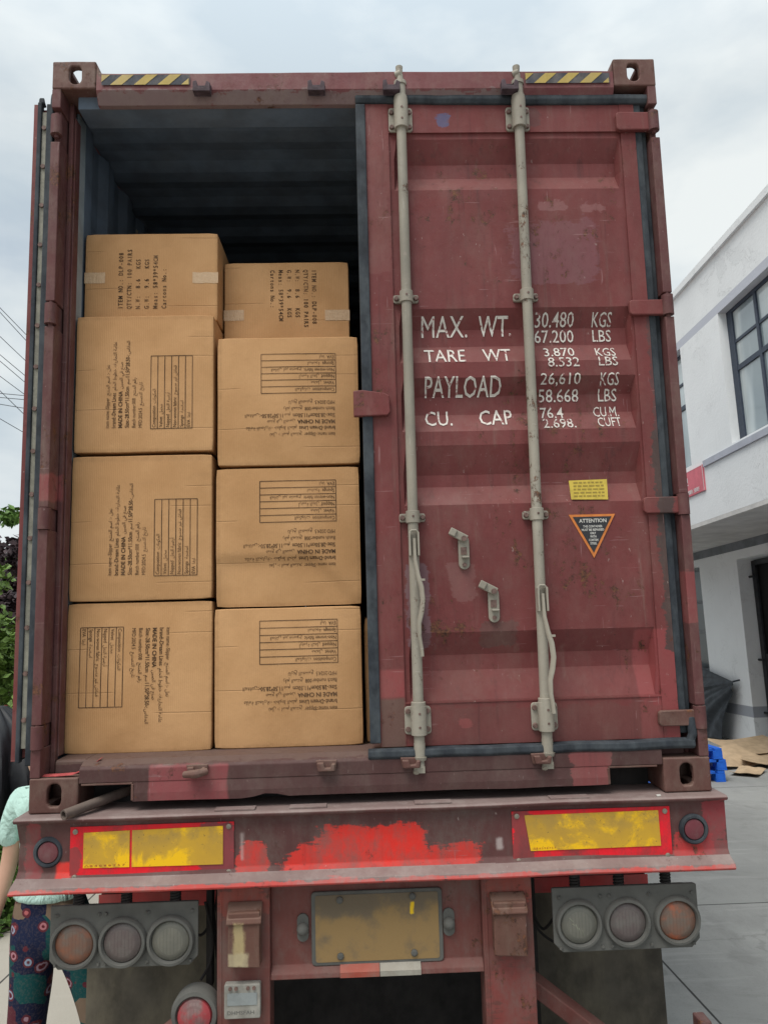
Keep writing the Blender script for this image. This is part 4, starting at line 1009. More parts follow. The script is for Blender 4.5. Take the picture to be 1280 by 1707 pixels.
# ---- building
PEEL = dict(peel=True)
def plaster(name, c, lo, band=None):
    s = NM(name, .85, 0, .2); x, y, z = s.xyz(True)
    col = s.mix(s.ramp(s.noise(.8, 5, .6, obj=True), .3, .7), tuple(v*.93 for v in c), c)
    pe = s.noise(2.6, 8, .66, (1, .8, 1), True, .8); pm = s.math('MULTIPLY', s.ramp(pe, .545, .565), s.ramp(s.noise(.55, 3, .6, obj=True), .48, .62))
    col = s.mix(s.math('MULTIPLY', pm, .35), col, lo)
    edge = s.math('MULTIPLY', s.ramp(s.math('ABSOLUTE', s.math('SUBTRACT', pe, .553)), 0, .012, 1, 0), s.ramp(s.noise(.55, 3, .6, obj=True), .42, .56))
    col = s.mix(s.math('MULTIPLY', edge, .4), col, tuple(v*.5 for v in c))
    col = s.mix(s.math('MULTIPLY', s.ramp(s.noise(12, 5, .6, (1, 1, .1), True), .55, .8), .15), col, tuple(v*.6 for v in c))
    ck = s.math('MULTIPLY', s.ramp(s.math('ABSOLUTE', s.math('SUBTRACT', s.noise(1.7, 8, .62, (1, 1, .8), True, 1.2, (5, 5, 5)), .5)), 0, .0035, 1, 0), s.ramp(s.noise(1.1, 3, .6, obj=True, off=(2, 8, 1)), .5, .6))
    col = s.mix(s.math('MULTIPLY', ck, .55), col, tuple(v*.35 for v in c))
    for z0, z1, bc in (band or ()):
        col = s.mix(s.math('MULTIPLY', s.ramp(z, z0-.004, z0+.004), s.ramp(z, z1-.004, z1+.004, 1, 0)), col, bc)
    s.bump(s.math('ADD', s.math('MULTIPLY', pm, -.5), s.noise(30, 4, obj=True)), .3, .01); return s.out(col)
GB = (.42, .44, .50)
m_wallU = plaster('white_plaster', (.80, .82, .83), (.62, .64, .65), [(6.405, 6.535, (.50, .52, .58))])
m_wallL = plaster('white_plaster_ground_floor', (.86, .88, .89), (.62, .64, .65), [(.47, .655, (.36, .38, .42))])
m_soff = plain('soffit', (.60, .59, .57), .9, .15, 3, obj=True)
m_lint = plain('lintel_grey', (.20, .215, .235), .85, .2, 5, obj=True)
m_alu = plain('window_frame', (.045, .058, .085), .5, .2, 20, obj=True)
m_steel = plain('door_steel', (.03, .032, .036), .6, .3, 15, obj=True)
def glass():
    s = NM('window_glass_sky_tint', .06, 0, .9); x, y, z = s.xyz(True)
    n = s.noise(.9, 3, .5, (1, 1.2, .25), True); c = s.mix(s.ramp(n, .42, .58), (.22, .27, .29), (.60, .66, .66))  # pale streaks imitate sky reflected in the panes
    s.b.inputs['Coat Weight'].default_value = .6; s.b.inputs['Coat Roughness'].default_value = .03; return s.out(c)
m_glass = glass()
XU, XLW, ZR, ZS_ = 5.08, 6.66, 7.34, 3.59
bld = yard(empty('factory_building', (0, 0, 0), label='white plastered two-storey building with peeling paint and an overhanging upper floor', cat='building'))
def bp(mb, name, mat, parent=bld, **k): return mb.build(name, mat, parent, **k)
WINS = [(4.05, 6.87), (8.14, 10.96), (-.05, 2.77), (12.2, 15.0)]; WZ = (4.50, 6.405)
mb = MB(); Y0, Y1 = -3.0, 17.0; T_ = .22
mb.box(XU, XU+T_, Y0, Y1, ZS_, WZ[0]); mb.box(XU, XU+T_, Y0, Y1, WZ[1], ZR)
ys = [Y0] + [v for w_ in sorted(WINS) for v in w_] + [Y1]
for a, b in zip(ys[::2], ys[1::2]): mb.box(XU, XU+T_, a, b, WZ[0], WZ[1])
mb.box(XU+T_, XU+9, Y0, Y0+.2, 0, ZR); mb.box(XU+T_, XU+9, Y1-.2, Y1, 0, ZR); mb.box(XU-.05, XU+.0, Y0, Y1, ZR-.10, ZR)
bp(mb, 'wall', m_wallU, label='upper storey wall')
bp(MB().box(XU-.03, XU, Y0, 7.72, 4.37, 4.46), 'sill_band', plain('band_grey', GB, .85, .1, 4, obj=True))
bp(MB().box(XU+T_, XU+9, Y0+.2, Y1-.2, ZR-.3, ZR-.25), 'roof', m_soff)
bp(MB().box(XU+.0, XU+9, Y0+.2, Y1-.2, ZS_-.06, ZS_-.002), 'soffit', m_soff)
for (a, b) in WINS:
    xg = XU+.15; mb = MB()
    mb.box(xg-.03, xg+.03, a, b, WZ[0], WZ[0]+.05); mb.box(xg-.03, xg+.03, a, b, WZ[1]-.05, WZ[1])
    mb.box(xg-.03, xg+.03, a, a+.06, WZ[0]+.05, WZ[1]-.05); mb.box(xg-.03, xg+.03, b-.14, b, WZ[0]+.05, WZ[1]-.05)
    k = b-.14-.60
    while k > a+.1: mb.box(xg-.028, xg+.028, k-.03, k+.03, WZ[0]+.05, WZ[1]-.05); k -= .66
    mb.box(xg-.026, xg+.026, a+.06, b-.14, 5.50, 5.57); mb.box(xg-.022, xg+.022, a+.06, b-.14, 5.90, 5.94)
    wf = bp(mb, 'window', m_alu); bp(MB().box(xg-.004, xg+.004, a+.02, b-.02, WZ[0]+.02, WZ[1]-.02), 'pane', m_glass, wf)
    bp(MB().box(XU+.21, XU+.212, a-.1, b+.1, WZ[0]-.1, WZ[1]+.1), 'reveal', m_soff, wf)
# ground floor: pier, doorway and window
mb = MB(); x0, x1 = XLW, XLW+.3
mb.box(x0, x1, 10.17, 11.66, 0, 3.38); mb.box(x0, x1, 11.66, 14.0, 0, 1.18); mb.box(x0, x1, 11.66, 14.0, 3.24, 3.38); mb.box(x0, x1, 14.0, Y1, 0, 3.38)
mb.box(x0, x1, 5.0, 6.4, 0, 3.38); mb.box(x0, x1, 6.4, 10.17, 3.22, 3.38); mb.box(x0, x1, Y0, 5.0, 0, 3.38)
bp(mb, 'wall', m_wallL, label='ground floor wall')
bp(MB().box(x0-.02, x1, Y0, Y1, 3.382, ZS_-.062), 'lintel', m_lint)
mb = MB(); mb.box(x1, x1+.04, 6.42, 10.15, 0, 3.20); dr = bp(mb, 'doorway', m_hole)  # near-black sheet stands for the unlit room behind the opening
mb = MB(); mb.box(x1-.06, x1-.02, 10.02, 10.14, 0, 3.18); mb.box(x1-.06, x1-.02, 6.43, 10.02, 3.10, 3.18)
for z in (.55, 1.45, 2.9): mb.tube([(x1-.10, 10.0, z), (x1-.10, 10.18, z)], .02, 8)
bp(mb, 'door_frame', m_steel, dr)
mb = MB(); mb.box(x1-.055, x1-.03, 8.9, 10.0, .02, 1.55); bp(mb, 'door_leaf', plain('door_leaf', (.02, .02, .022), .5, .2, 9, obj=True), dr)
mb = MB(); xg = x0+.12
for y in (11.70, 12.45, 13.2, 13.95): mb.box(xg-.03, xg+.03, y-.04, y+.04, 1.2, 3.22)
for z in (1.22, 1.96, 2.55, 3.2): mb.box(xg-.028, xg+.028, 11.70, 13.95, z-.025, z+.025)
wf = bp(mb, 'window', plain('window_frame_pale', (.15, .16, .17), .6, .1, 10, obj=True)); bp(MB().box(xg-.004, xg+.004, 11.68, 13.98, 1.19, 3.23), 'pane', plain('glass_dark', (.03, .045, .055), .3, .3, 2, spec=.6, obj=True, bump=0), wf)
# red banner on the wall
bn = yard(empty('wall_banner', (XU, 8.9, 4.02), label='faded pink-red banner with white characters on the white wall under the far window', cat='banner'))
def local(o, M_): o.matrix_parent_inverse = M_; return o
mb = MB(); f = lambda y, z, d: (XU - d, y, z)
def rectp(mb, y0, y1, z0, z1, d, mi): mb.add([f(y0, z0, d), f(y1, z0, d), f(y1, z1, d), f(y0, z1, d)], [(0, 1, 2, 3)], mi)
mb.box(XU-.025, XU-.001, 7.75, 10.4, 4.03, 4.42, 0); o = mb.build('banner_cloth', [plain('banner_red', (.66, .17, .21), .7, .12, 6, obj=True)], bn); local(o, Matrix.Translation((-XU, -8.9, -4.02)))
mb = MB()
def cj(t, ya, yb, za, zb_): put_text(mb, t, lambda u, v: (XU-.028, -u, v), rect=(-yb, -ya, za, zb_), bold=.01)
cj('\u54C1\u724C', 8.26, 9.0, 4.16, 4.34); cj('\u4E00\u70B9\u3001\u91CD\u8981', 7.90, 9.0, 4.055, 4.12)
rectp(mb, 7.75, 7.765, 4.03, 4.42, .028, 0); rectp(mb, 7.75, 10.4, 4.412, 4.42, .028, 0)
o = mb.build('banner_text', plain('banner_white', (.75, .70, .70), .7, .1, 6, obj=True), bn); local(o, Matrix.Translation((-XU, -8.9, -4.02)))
# draped sheet
mb = MB(); nu, nv = 110, 60; vs = []; xs_ = XLW
def sheet_pt(u, v):   # gathered cloth
    # u: along the wall from the far side (0) to the tied corner (1); v: down
    yt = 12.9 - 2.35*u; top = 1.34 - .28*u**1.5
    pinch = (u**6); yb = 12.9 - 2.0*u
    y = yt + (yb-yt)*v; z = top*(1-v) + .02*v
    an = math.atan2(v*1.1+.02, 1.06-u); fold = (math.sin(13*an) * .05 + math.sin(31*an+2*u) * .022) * min(1, v*3)
    return (xs_ - .10 - .34*math.sin(min(1, v*1.1)*math.pi*.55)*(1-.6*pinch) - fold, y + .03*math.sin(v*7+u*9), max(.01, z))
for i in range(nu+1):
    for j in range(nv+1): vs.append(sheet_pt(i/nu, j/nv))
mb.add(vs, [(i*(nv+1)+j, (i+1)*(nv+1)+j, (i+1)*(nv+1)+j+1, i*(nv+1)+j+1) for i in range(nu) for j in range(nv)])
mb.tube([(xs_-.001, 10.52, 1.09), (xs_-.12, 10.55, 1.06)], .015, 8)
o = yard(mb.build('plastic_sheet', plain('sheet_grey', (.048, .056, .066), .6, .35, 7, obj=True, spec=.3), smooth=True)); tag(o, 'dark grey plastic sheet draped against the building beside the doorway', 'tarpaulin')
o.modifiers.new('s', 'SOLIDIFY').thickness = .006
# blue pallets
m_blue = plain('pallet_blue', (.018, .13, .62), .45, .2, 9, obj=True)
def pallet(z, dx, lab):
    t = yard(empty('pallet', (4.70-1.0+dx, 7.25, z), label=lab, cat='pallet', group='blue pallets beside the trailer'))
    mb = MB()
    for k in range(8): mb.box(0+k*.128, .095+k*.128, 0, 1.2, .105, .14)
    mb.build('deck', m_blue, t, bevel=.004)
    mb = MB()
    for x in (0, .43, .87):
        for y in (0, .53, 1.06): mb.box(x, x+.125, y, y+.14, .022, .104)
    mb.build('blocks', m_blue, t, bevel=.004)
    mb = MB()
    for x in (0, .43, .87): mb.box(x-.002, x+.127, -.002, 1.202, 0, .0215)
    mb.build('runners', m_blue, t, bevel=.003); return t
pallet(.0, 0, 'lowest blue plastic pallet beside the container corner, on the concrete')
pallet(.145, .03, 'middle blue plastic pallet of the pile beside the container corner')
pallet(.29, -.01, 'topmost blue plastic pallet of the pile beside the container corner')
# flattened cardboard
def cboard(cx, cy, w_, h_, rz, z, lab, lift=.0, rx=0):
    mb = MB(); n = 8; vs = []
    for i in range(n+1):
        for j in range(n+1):
            u, v = i/n-.5, j/n-.5; zz = .02*mnoise.noise(Vector((u*3+cx, v*3, z*9))) + lift*abs(u)**1.5 + .01
            vs.append((u*w_, v*h_, zz))
    mb.add(vs, [(i*(n+1)+j, (i+1)*(n+1)+j, (i+1)*(n+1)+j+1, i*(n+1)+j+1) for i in range(n) for j in range(n)])
    o = mb.build('cardboard_sheet', m_card_pale); o.location = (cx, cy, z); o.rotation_euler = (R(rx), 0, R(rz)); yard(o)
    o.modifiers.new('s', 'SOLIDIFY').thickness = .006; tag(o, lab, 'cardboard', 'flattened cardboard by the building')
cboard(5.35, 8.5, .95, .7, 20, .10, 'large flattened cardboard sheet leaning up front beside the blue pallets', .1, 14)
cboard(5.9, 8.2, .9, .55, -30, .05, 'flattened cardboard flap lying on the concrete at the right picture edge', .18)
cboard(6.1, 9.3, 1.1, .8, 10, .12, 'cardboard sheet lying on top of the pile at the doorway', .12, 8)
cboard(5.25, 7.75, .55, .35, 50, .01, 'small torn cardboard piece on the ground in front of the pile', .1)
cboard(5.7, 8.9, 1.2, .8, -8, .03, 'cardboard sheet in the middle of the pile by the doorway', .06)

# ================================================================== LEFT SIDE
def leaf_mat(name, a, b):
    s = NM(name, .6, 0, .35); col = s.mix(s.ramp(s.noise(5, 4, .6), .35, .65), a, b); col = s.mix(s.ramp(s.noise(40, 2, .5), .45, .6, 0, .5), col, tuple(min(1, v*1.5) for v in b)); return s.out(col)
def leaves(centres, n, size, seed, elong=1.8):
    rs = random.Random(seed); mb = MB(); vs = []; fs = []
    tot = sum(r[0]*r[2] for _, r in centres)
    for c, r in centres:
        k = int(n*r[0]*r[2]/tot)
        sub = [(Vector((rs.gauss(0, .5)*r[0], rs.gauss(0, .5)*r[1], rs.gauss(0, .5)*r[2])), rs.uniform(.16, .34)) for _ in range(26)]
        for _ in range(k):
            o, q = rs.choice(sub); d = Vector((rs.gauss(0, 1), rs.gauss(0, 1), rs.gauss(0, 1))).normalized()
            p = Vector(c) + o + d * q * max(r) * rs.random()**.4
            a = Vector((rs.gauss(0, 1), rs.gauss(0, 1), rs.gauss(0, .6))).normalized(); b = a.cross(Vector((rs.gauss(0, 1), rs.gauss(0, 1), rs.gauss(0, 1)))).normalized()
            s_ = size*rs.uniform(.6, 1.3); i = len(vs)
            vs += [p - a*s_*elong*.5, p + b*s_*.5 - a*.1*s_, p + a*s_*elong*.5, p - b*s_*.5 - a*.1*s_]; fs.append((i, i+1, i+2, i+3))
    mb.add(vs, fs); return mb
def tree(name, loc, h, centres, n, size, mat, lab, seed, cat='tree', tr_r=.09):
    t = yard(empty(name, loc, label=lab, cat=cat)); rs = random.Random(seed)
    leaves(centres, n, size, seed).build('crown', mat, t)
    mb = MB(); mb.tube([(0, 0, 0), (.05, 0, h*.3), (-.03, .04, h*.55)], [tr_r, tr_r*.8, tr_r*.6], 8)
    for c, r in centres: mb.tube([(-.03, .04, h*.45), tuple((Vector((-.03, .04, h*.5))+Vector(c))/2 + Vector((.05, 0, .1))), c], [tr_r*.5, tr_r*.35, tr_r*.12], 6)
    for k in range(12):
        c, r = rs.choice(centres); q = Vector(c)+Vector((rs.gauss(0, .4)*r[0], rs.gauss(0, .4)*r[1], rs.gauss(0, .4)*r[2])); mb.tube([c, q], [tr_r*.2, tr_r*.06], 5)
    mb.build('trunk', m_bark, t, smooth=True); return t
m_bark = plain('bark', (.10, .075, .055), .9, .4, 12)
m_plum = leaf_mat('leaves_plum', (.022, .014, .016), (.05, .030, .034))
m_grn = leaf_mat('leaves_green', (.055, .11, .022), (.12, .22, .045))
m_grn2 = leaf_mat('leaves_light', (.08, .14, .03), (.17, .27, .06))
tree('dark_leaved_tree', (-8.6, 14.0, 0), 5.2, [((0, 0, 3.1), (1.7, 1.3, 1.5)), ((-1.2, .3, 3.6), (1.2, 1, 1.0)), ((1.4, .2, 2.6), (1.2, 1, 1.2)), ((0, 0, 1.6), (1.7, 1.2, 1.2))], 24000, .11, m_plum, 'tall tree with dark purple-brown leaves behind the open container door', 3)
tree('green_tree', (-10.4, 18.0, 0), 4.6, [((.2, 0, 3.5), (1.5, 1.5, 1.35)), ((1.8, 0, 2.3), (1.4, 1.2, 1.3)), ((-2, 0, 2.6), (1.8, 1.2, 1.5))], 9000, .13, m_grn, 'green tree whose top shows above the dark-leaved one', 4)
tree('green_shrub', (-5.6, 8.2, 0), 2.7, [((0, 0, 1.9), (.95, .8, .85)), ((-.9, 0, 1.6), (.8, .7, .8)), ((.5, .2, 1.3), (.6, .6, .6))], 5200, .085, m_grn2, 'bright green leafy shrub below the dark tree, over the red fence', 5, 'shrub', .05)
# weeds in the planting strip
mb = MB(); mb.add([(-40, 2.95, .006), (-2.55, 2.95, .006), (-2.35, 30, .006), (-40, 30, .006)], [(0, 1, 2, 3)])
tag(yard(mb.build('soil_strip', plain('soil', (.10, .085, .055), .95, .4, 5))), kind='structure')
rs_ = random.Random(8); cen = [((rs_.uniform(-5.2, -2.65), rs_.uniform(3.0, 7.0), 0), (.34, .34, .26)) for k in range(54)]
cen = [((x, y, rs_.uniform(.08, .16 + .10*(y-3))), r) for (x, y, _), r in cen]
tag(yard(leaves(cen, 34000, .042, 9, 2.4).build('ground_cover', m_grn)), 'green weeds and low plants covering the soil strip at left', 'weeds', kind='stuff')
# red fence
fen = yard(empty('red_fence', (-8.0, 9.8, 0), label='low red slatted fence behind the black bundle at the left picture edge', cat='fence'))
mb = MB()
for k in range(46): mb.box(-3+.12*k, -3+.12*k+.07, 0, .03, .1, 1.25)
mf = plain('fence_red', (.40, .075, .07), .7, .25, 6, obj=True); mb.build('slats', mf, fen)
mb = MB(); mb.box(-3, 2.55, .031, .07, .3, .38); mb.box(-3, 2.55, .031, .07, 1.0, 1.08); mb.build('rails', mf, fen)
# black bundle wrapped in plastic
mb = MB(); nu, nv = 160, 22; vs = []; rs = random.Random(2)
for j in range(nv+1):
    t = j/nv; z = 1.42*t; rr = .62*math.sin(math.pi*(.16+.80*t))**.7 if t < .86 else .62*math.sin(math.pi*(.16+.80*.86))**.7*(1-(t-.86)/.14*.75)
    for i in range(nu):
        a = 2*math.pi*i/nu; f_ = 1 + .10*abs(math.sin(9*a+2.5*t))*(.4+t) + .09*math.sin(21*a-4*t+2*math.sin(3*a)) + .18*mnoise.noise(Vector((math.cos(a)*2, math.sin(a)*2, t*3)))
        vs.append((rr*f_*math.cos(a), rr*f_*math.sin(a), z))
fs = [(j*nu+i, j*nu+(i+1) % nu, (j+1)*nu+(i+1) % nu, (j+1)*nu+i) for j in range(nv) for i in range(nu)] + [tuple(nv*nu+i for i in range(nu))]
mb.add(vs, fs); o = mb.build('black_bundle', plain('black_plastic', (.012, .013, .016), .5, .3, 8, obj=True, spec=.3), smooth=True); o.location = (-3.75, 4.9, 0); yard(o)
tag(o, 'large black plastic-wrapped bundle with gathered folds behind the person', 'bundle')
# overhead cables
m_wire = plain('cable_black', (.03, .035, .045), .6, .1, 5)
WL = [((0, 515), (45, 560)), ((0, 525), (43, 573)), ((0, 565), (43, 607)), ((0, 590), (40, 627)), ((0, 602), (40, 640)), ((0, 627), (40, 660)), ((0, 648), (36, 693)), ((0, 695), (33, 721)), ((0, 644), (40, 650)), ((0, 661), (40, 667)), ((0, 668), (38, 677))]
WW = [(11.776, 10.87), (11.577, 10.615), (10.786, 9.947), (10.294, 9.558), (10.059, 9.305), (9.571, 8.918), (9.164, 8.283), (8.258, 7.748), (9.241, 9.111), (8.912, 8.782), (8.777, 8.59)]
ORD = ('highest', 'second highest', 'third highest', 'fourth from the top', 'fifth from the top', 'sixth from the top', 'seventh from the top', 'lowest')
for k, (za, zb_) in enumerate(WW):
    dz = (zb_-za)/.83; pts = []; yy = 20 + (k % 3)*.4
    for i in range(31):
        s_ = -14 + 24*i/30; x = -11.3 + s_; z = za + dz*s_ + .004*(s_-(-2))*(s_-6)*.4
        pts.append((x, yy + (s_*.35 if k < 8 else -s_*.2), max(z, 2.5)))
    o = MB().tube(pts, .011, 5).build('overhead_cable', m_wire)
    tag(o, ('%s of the slanting black cables crossing the sky at left' % ORD[k]) if k < 8 else ('%s of the three nearly level cables in the sky at left' % ('top', 'middle', 'bottom')[k-8]), 'cable', 'overhead cables')

# ================================================================== PERSON
m_skin = NM('skin', .55, 0, .35); m_skin = m_skin.out(m_skin.mix(m_skin.noise(20, 3), (.46, .26, .18), (.54, .33, .24)))
def trouser():
    s = NM('patchwork_cloth', .85, 0, .15); v = s.vec((1, .5, 1))
    v1 = s.n('TexVoronoi'); v1.inputs['Scale'].default_value = 16; s.l(v, v1.inputs['Vector'])
    cc = s.n('SeparateColor'); s.l(v1.outputs['Color'], cc.inputs[0])
    v2 = s.n('TexVoronoi', distance='CHEBYCHEV'); v2.inputs['Scale'].default_value = 9; v2.inputs['Randomness'].default_value = .55; s.l(v, v2.inputs['Vector']); c2 = s.n('SeparateColor'); s.l(v2.outputs['Color'], c2.inputs[0])
    base = s.n('ValToRGB'); base.color_ramp.interpolation = 'CONSTANT'; e = base.color_ramp.elements
    e[0].color = (.010, .014, .040, 1); e[1].position = .32; e[1].color = (.008, .060, .062, 1)
    for p, c in ((.50, (.012, .018, .05, 1)), (.64, (.17, .12, .085, 1)), (.76, (.09, .02, .03, 1)), (.90, (.02, .06, .11, 1))): q = e.new(p); q.color = c
    s.l(c2.outputs[0], base.inputs[0]); col = base.outputs[0]
    d = v1.outputs['Distance']; on = s.ramp(cc.outputs[1], .44, .46)
    ringc = s.mix(s.ramp(cc.outputs[0], .5, .52), (.30, .035, .05), (.42, .14, .14))
    wob = s.math('ADD', d, s.math('MULTIPLY', s.math('SUBTRACT', s.noise(60, 2), .5), .10))
    ringc = s.mix(s.ramp(wob, .10, .13), ringc, (.10, .012, .02)); ringc = s.mix(s.ramp(wob, .22, .25), ringc, s.mix(cc.outputs[2], (.42, .10, .10), (.25, .32, .42))); ringc = s.mix(s.ramp(wob, .30, .33), ringc, (.10, .02, .03))
    col = s.mix(s.math('MULTIPLY', on, s.ramp(wob, .40, .42, 1, 0)), col, ringc)
    col = s.mix(s.math('MULTIPLY', s.ramp(s.noise(110, 3, .7), .48, .6), .10), col, (.25, .18, .14)); s.bump(s.noise(90, 3), .3, .003); return s.out(col)
m_pants = trouser()
m_shirt = NM('mint_cotton', .9, 0, .1); m_shirt.bump(m_shirt.noise(7, 4, .6, (1, 1, .45), dist=1.5), .9, .05); m_shirt = m_shirt.out(m_shirt.mix(m_shirt.noise(20, 4), (.42, .60, .54), (.48, .68, .61)))
def skinned(name, joints, bones, roots, mat, parent, sub=2):
    names = list(joints); idx = {n_: i for i, n_ in enumerate(names)}
    me = bpy.data.meshes.new(name); me.from_pydata([joints[n_][0] for n_ in names], [(idx[a], idx[b]) for a, b in bones], [])
    o = bpy.data.objects.new(name, me); COL.objects.link(o); o.parent = parent; me.materials.append(mat)
    sk = o.modifiers.new('skin', 'SKIN'); sk.use_smooth_shade = True; sk.branch_smoothing = .35
    for n_ in names:
        r = joints[n_][1]; d_ = me.skin_vertices[0].data[idx[n_]]; d_.radius = r if isinstance(r, tuple) else (r, r); d_.use_root = n_ in roots
    ss = o.modifiers.new('sub', 'SUBSURF'); ss.levels = sub; ss.render_levels = sub; return o
per = empty('person', (-1.385, .62, -.03), label='person in a mint green T-shirt and dark patchwork trousers behind the trailer beam at left', cat='person')
J = {}; Bn = []
def j(n_, x, y, z, r, par=None):
    J[n_] = ((x, y, z), r)
    if par: Bn.append((par, n_))
# local coordinates: origin between the feet, facing the container side (+y away from camera)
j('pelvis', .0, 0, .90, (.105, .08)); j('waist', .0, .0, 1.04, (.115, .085), 'pelvis'); j('chest', .0, .0, 1.22, (.135, .10), 'waist'); j('ucheast', 0, .0, 1.30, (.085, .07), 'chest')
j('neck', -.01, .01, 1.38, .048, 'ucheast'); j('neck2', -.03, .0, 1.43, .046, 'neck'); j('jaw', -.04, -.018, 1.475, (.062, .066), 'neck2'); j('face', -.045, -.006, 1.535, (.074, .084), 'jaw'); j('crown', -.045, .006, 1.595, (.062, .074), 'face')
for sg, S_ in ((-1, 'l'), (1, 'r')):
    if sg < 0: pts = ((-.135, 0, 1.335, .052), (-.158, -.0, 1.19, .042), (-.172, -.01, 1.08, .036), (-.190, -.04, .96, .031), (-.200, -.06, .885, .022), (-.205, -.07, .835, (.036, .017)))
    else: pts = ((.120, 0, 1.335, .052), (.165, .04, 1.20, .042), (.175, .07, 1.09, .036), (.10, .20, 1.10, .031), (.04, .26, 1.12, .022), (.0, .29, 1.125, (.034, .017)))
    nm = ['sh', 'ua', 'el', 'fa', 'wr', 'pa']; prev = 'ucheast'
    for k, p in zip(nm, pts): j(k+S_, p[0], p[1], p[2], p[3], prev); prev = k+S_
    px, py, pz = pts[-1][:3]
    for q, L in enumerate((.072, .080, .075, .060)):
        off = (-.027+.018*q)
        if sg < 0: base, d1_, d2_ = Vector((px+.0, py+off, pz-.012)), Vector((-.1, 0, -1)), Vector((.35, -.1, -1))
        else: base, d1_, d2_ = Vector((px-.01, py+.005, pz+off)), Vector((-1, .5, 0)), Vector((-.7, -.5, 0))
        a_ = base + d1_.normalized()*L*.5; b_ = a_ + d2_.normalized()*L*.5
        J['f%s%d0' % (S_, q)] = (tuple(base), .0095); J['f%s%d1' % (S_, q)] = (tuple(a_), .0088); J['f%s%d2' % (S_, q)] = (tuple(b_), .0068)
        Bn += [('f%s%d0' % (S_, q), 'f%s%d1' % (S_, q)), ('f%s%d1' % (S_, q), 'f%s%d2' % (S_, q))]
    th = Vector((px, py-.03, pz+.02)) if sg < 0 else Vector((px+.02, py-.01, pz+.03)); t2 = th + (Vector((.01, -.035, -.03)) if sg < 0 else Vector((-.02, -.02, .03)))
    J['t%s0' % S_] = (tuple(th), .011); J['t%s1' % S_] = (tuple(t2), .0095); J['t%s2' % S_] = (tuple(t2+Vector((.006, -.008, -.022) if sg < 0 else (-.02, 0, .01))), .008); Bn += [('t%s0' % S_, 't%s1' % S_), ('t%s1' % S_, 't%s2' % S_)]
    hx = sg*.085; kx = (-.075 if sg < 0 else .220); ax = (-.080 if sg < 0 else .235)
    j('hip'+S_, hx, 0, .80, .070, 'pelvis'); j('thigh'+S_, (-.058 if sg < 0 else .185), -.01, .62, .058, 'hip'+S_); j('kn'+S_, kx, -.02, .45, .045, 'thigh'+S_); j('calf'+S_, kx*1.04, .0, .32, .046, 'kn'+S_); j('an'+S_, ax, .01, .09, .036, 'calf'+S_); j('toe'+S_, ax, -.13, .035, (.04, .025), 'an'+S_)
roots = {'pelvis'} | {n_ for n_ in J if n_[0] == 'f' and n_.endswith('0') and len(n_) == 4} | {'tl0', 'tr0'}
body = skinned('body', J, Bn, roots, m_skin, per)
def sub(keys, grow, extra=None):
    d_ = {}
    for k in keys:
        p, r = J[k]; d_[k] = (p, tuple(v+grow for v in r) if isinstance(r, tuple) else r+grow)
    if extra: d_.update(extra)
    return d_
# T-shirt: torso, short sleeves
K_ = {'hem': ((.0, 0, .925), (.172, .130)), 'hip': ((.0, 0, .97), (.160, .122)), 'waist': ((0, 0, 1.04), (.138, .105)), 'chest': ((0, 0, 1.22), (.150, .115)), 'ucheast': ((0, 0, 1.330), (.128, .102)), 'collar': ((-.005, .005, 1.392), (.062, .060)),
      'shl': ((-.132, 0, 1.335), .080), 'sll': ((-.166, -.002, 1.235), .060), 'sl2': ((-.180, -.004, 1.135), .056), 'shr': ((.118, 0, 1.335), .080), 'slr': ((.160, .03, 1.235), .060), 'sr2': ((.176, .05, 1.15), .056)}
skinned('t_shirt', K_, [('hem', 'hip'), ('hip', 'waist'), ('waist', 'chest'), ('chest', 'ucheast'), ('ucheast', 'collar'), ('ucheast', 'shl'), ('shl', 'sll'), ('sll', 'sl2'), ('ucheast', 'shr'), ('shr', 'slr'), ('slr', 'sr2')], {'hem'}, m_shirt, per)
K_ = {'top': ((0, 0, 1.10), (.128, .098)), 'mid': ((0, 0, .98), (.150, .112)), 'pel': ((0, 0, .86), (.165, .118)), 'hl': ((-.090, 0, .77), (.108, .10)), 'ml': ((-.058, -.01, .62), (.100, .09)), 'kl': ((-.075, -.02, .45), (.080, .08)), 'cl': ((-.085, 0, .30), (.076, .078)), 'bl': ((-.080, .01, .12), (.072, .072)),
      'hr': ((.11, 0, .77), (.108, .10)), 'mr': ((.185, -.01, .60), (.090, .086)), 'kr': ((.222, -.02, .45), (.076, .07)), 'cr': ((.235, 0, .30), (.072, .07)), 'br': ((.235, .01, .12), (.066, .066))}
skinned('trousers', K_, [('top', 'mid'), ('mid', 'pel'), ('pel', 'hl'), ('hl', 'ml'), ('ml', 'kl'), ('kl', 'cl'), ('cl', 'bl'), ('pel', 'hr'), ('hr', 'mr'), ('mr', 'kr'), ('kr', 'cr'), ('cr', 'br')], {'top'}, m_pants, per)
K_ = {'a': ((-.04, .028, 1.47), (.064, .05)), 'b': ((-.045, .034, 1.55), (.078, .066)), 'c': ((-.045, .012, 1.612), (.076, .085))}
skinned('hair', K_, [('a', 'b'), ('b', 'c')], {'a'}, plain('hair_black', (.015, .012, .011), .5, .3, 40), per)
mb = MB()
for sg in (-1, 1):
    mb.lathe((-.045+sg*.030, -.082, 1.540), [(.001, -.010), (.009, -.006), (.012, 0), (.009, .006), (.001, .010)], n=12)
mb.build('eyes', m_lblw, per, smooth=True)
mb = MB(); mb.tube([(-.045, -.080, 1.548), (-.045, -.096, 1.515), (-.045, -.084, 1.505)], [.007, .013, .008], 8); mb.build('nose', m_skin, per, smooth=True)
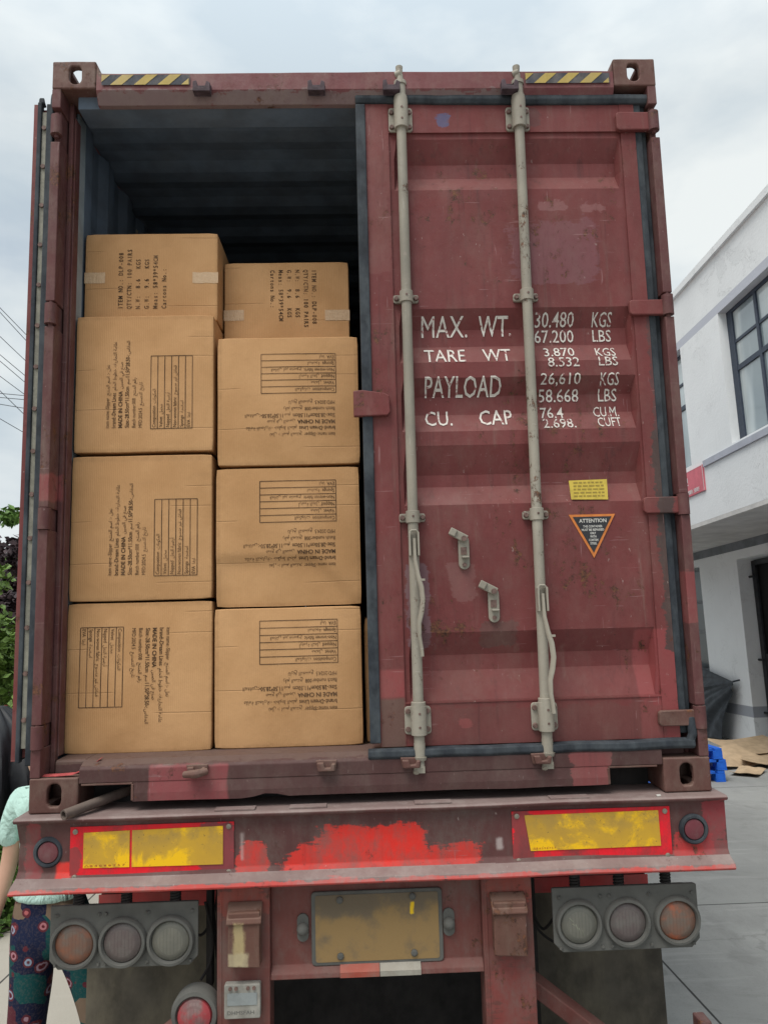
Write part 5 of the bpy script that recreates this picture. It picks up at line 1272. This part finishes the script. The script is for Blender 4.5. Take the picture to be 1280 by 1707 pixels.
mb = MB(); mb.tube([(-.066, -.080, 1.486), (-.042, -.088, 1.487), (-.018, -.080, 1.486)], [.003, .006, .003], 8); mb.build('mouth', plain('lips', (.36, .12, .11), .5, .1, 20), per, smooth=True)
for sx_, y_ in ((-.080, 0), (.235, 0)):
    mb = MB(); mb.tube([(sx_, .05, .045), (sx_, -.03, .045), (sx_, -.13, .035), (sx_, -.17, .03)], [.040, .045, .045, .03], 12, sx=.8); mb.box(sx_-.042, sx_+.042, -.18, .075, .0, .02)
    mb.build('shoe', m_blk, per, smooth=True)

# ================================================================== one mesh per piece
def pieces(o):
    me = o.data; n = len(me.vertices); par = list(range(n))
    def find(a):
        while par[a] != a: par[a] = par[par[a]]; a = par[a]
        return a
    for e_ in me.edges:
        a, b = find(e_.vertices[0]), find(e_.vertices[1])
        if a != b: par[a] = b
    isl = {}
    for i in range(n): isl.setdefault(find(i), []).append(i)
    boxes = []
    for ids in isl.values():
        c = [me.vertices[i].co for i in ids]; boxes.append([[min(v[k] for v in c)-.0015 for k in range(3)], [max(v[k] for v in c)+.0015 for k in range(3)], set(ids)])
    merged = True
    while merged:
        merged = False
        for i in range(len(boxes)):
            for k in range(i+1, len(boxes)):
                A, B = boxes[i], boxes[k]
                if all(A[0][d] <= B[1][d] and B[0][d] <= A[1][d] for d in range(3)):
                    A[0] = [min(A[0][d], B[0][d]) for d in range(3)]; A[1] = [max(A[1][d], B[1][d]) for d in range(3)]; A[2] |= B[2]; del boxes[k]; merged = True; break
            if merged: break
    return [b_[2] for b_ in boxes]
SPLIT = {'hinge_knuckle': 'hinge_knuckle', 'bolts': 'bolt', 'rivets': 'rivet', 'screws': 'screw', 'shim_plates': 'shim_plate', 'plate_bolts': 'bolt', 'box_fittings': 'fitting', 'eyes': 'eye', 'wheel': 'tyre',
         'fork_pocket': 'fork_pocket', 'blocks': 'block', 'runners': 'runner', 'rails': 'rail', 'reflector_board': 0, 'yellow_reflector': 'yellow_reflector', 'lens_scrapes': 'scrape', 'lock_keeper': 0}
for o in list(bpy.data.objects):
    nm = o.name.split('.')[0]
    if o.type != 'MESH' or not SPLIT.get(nm): continue
    groups_ = pieces(o)
    if len(groups_) < 2: o.name = SPLIT[nm]; continue
    for ids in groups_:
        c = o.copy(); c.data = o.data.copy(); c.name = SPLIT[nm]; COL.objects.link(c)
        bm = bmesh.new(); bm.from_mesh(c.data); bm.verts.ensure_lookup_table()
        bmesh.ops.delete(bm, geom=[v for v in bm.verts if v.index not in ids], context='VERTS'); bm.to_mesh(c.data); bm.free()
        if ids is groups_[0]:
            for ch in [x for x in bpy.data.objects if x.parent == o]: ch.parent = c
    bpy.data.objects.remove(o)
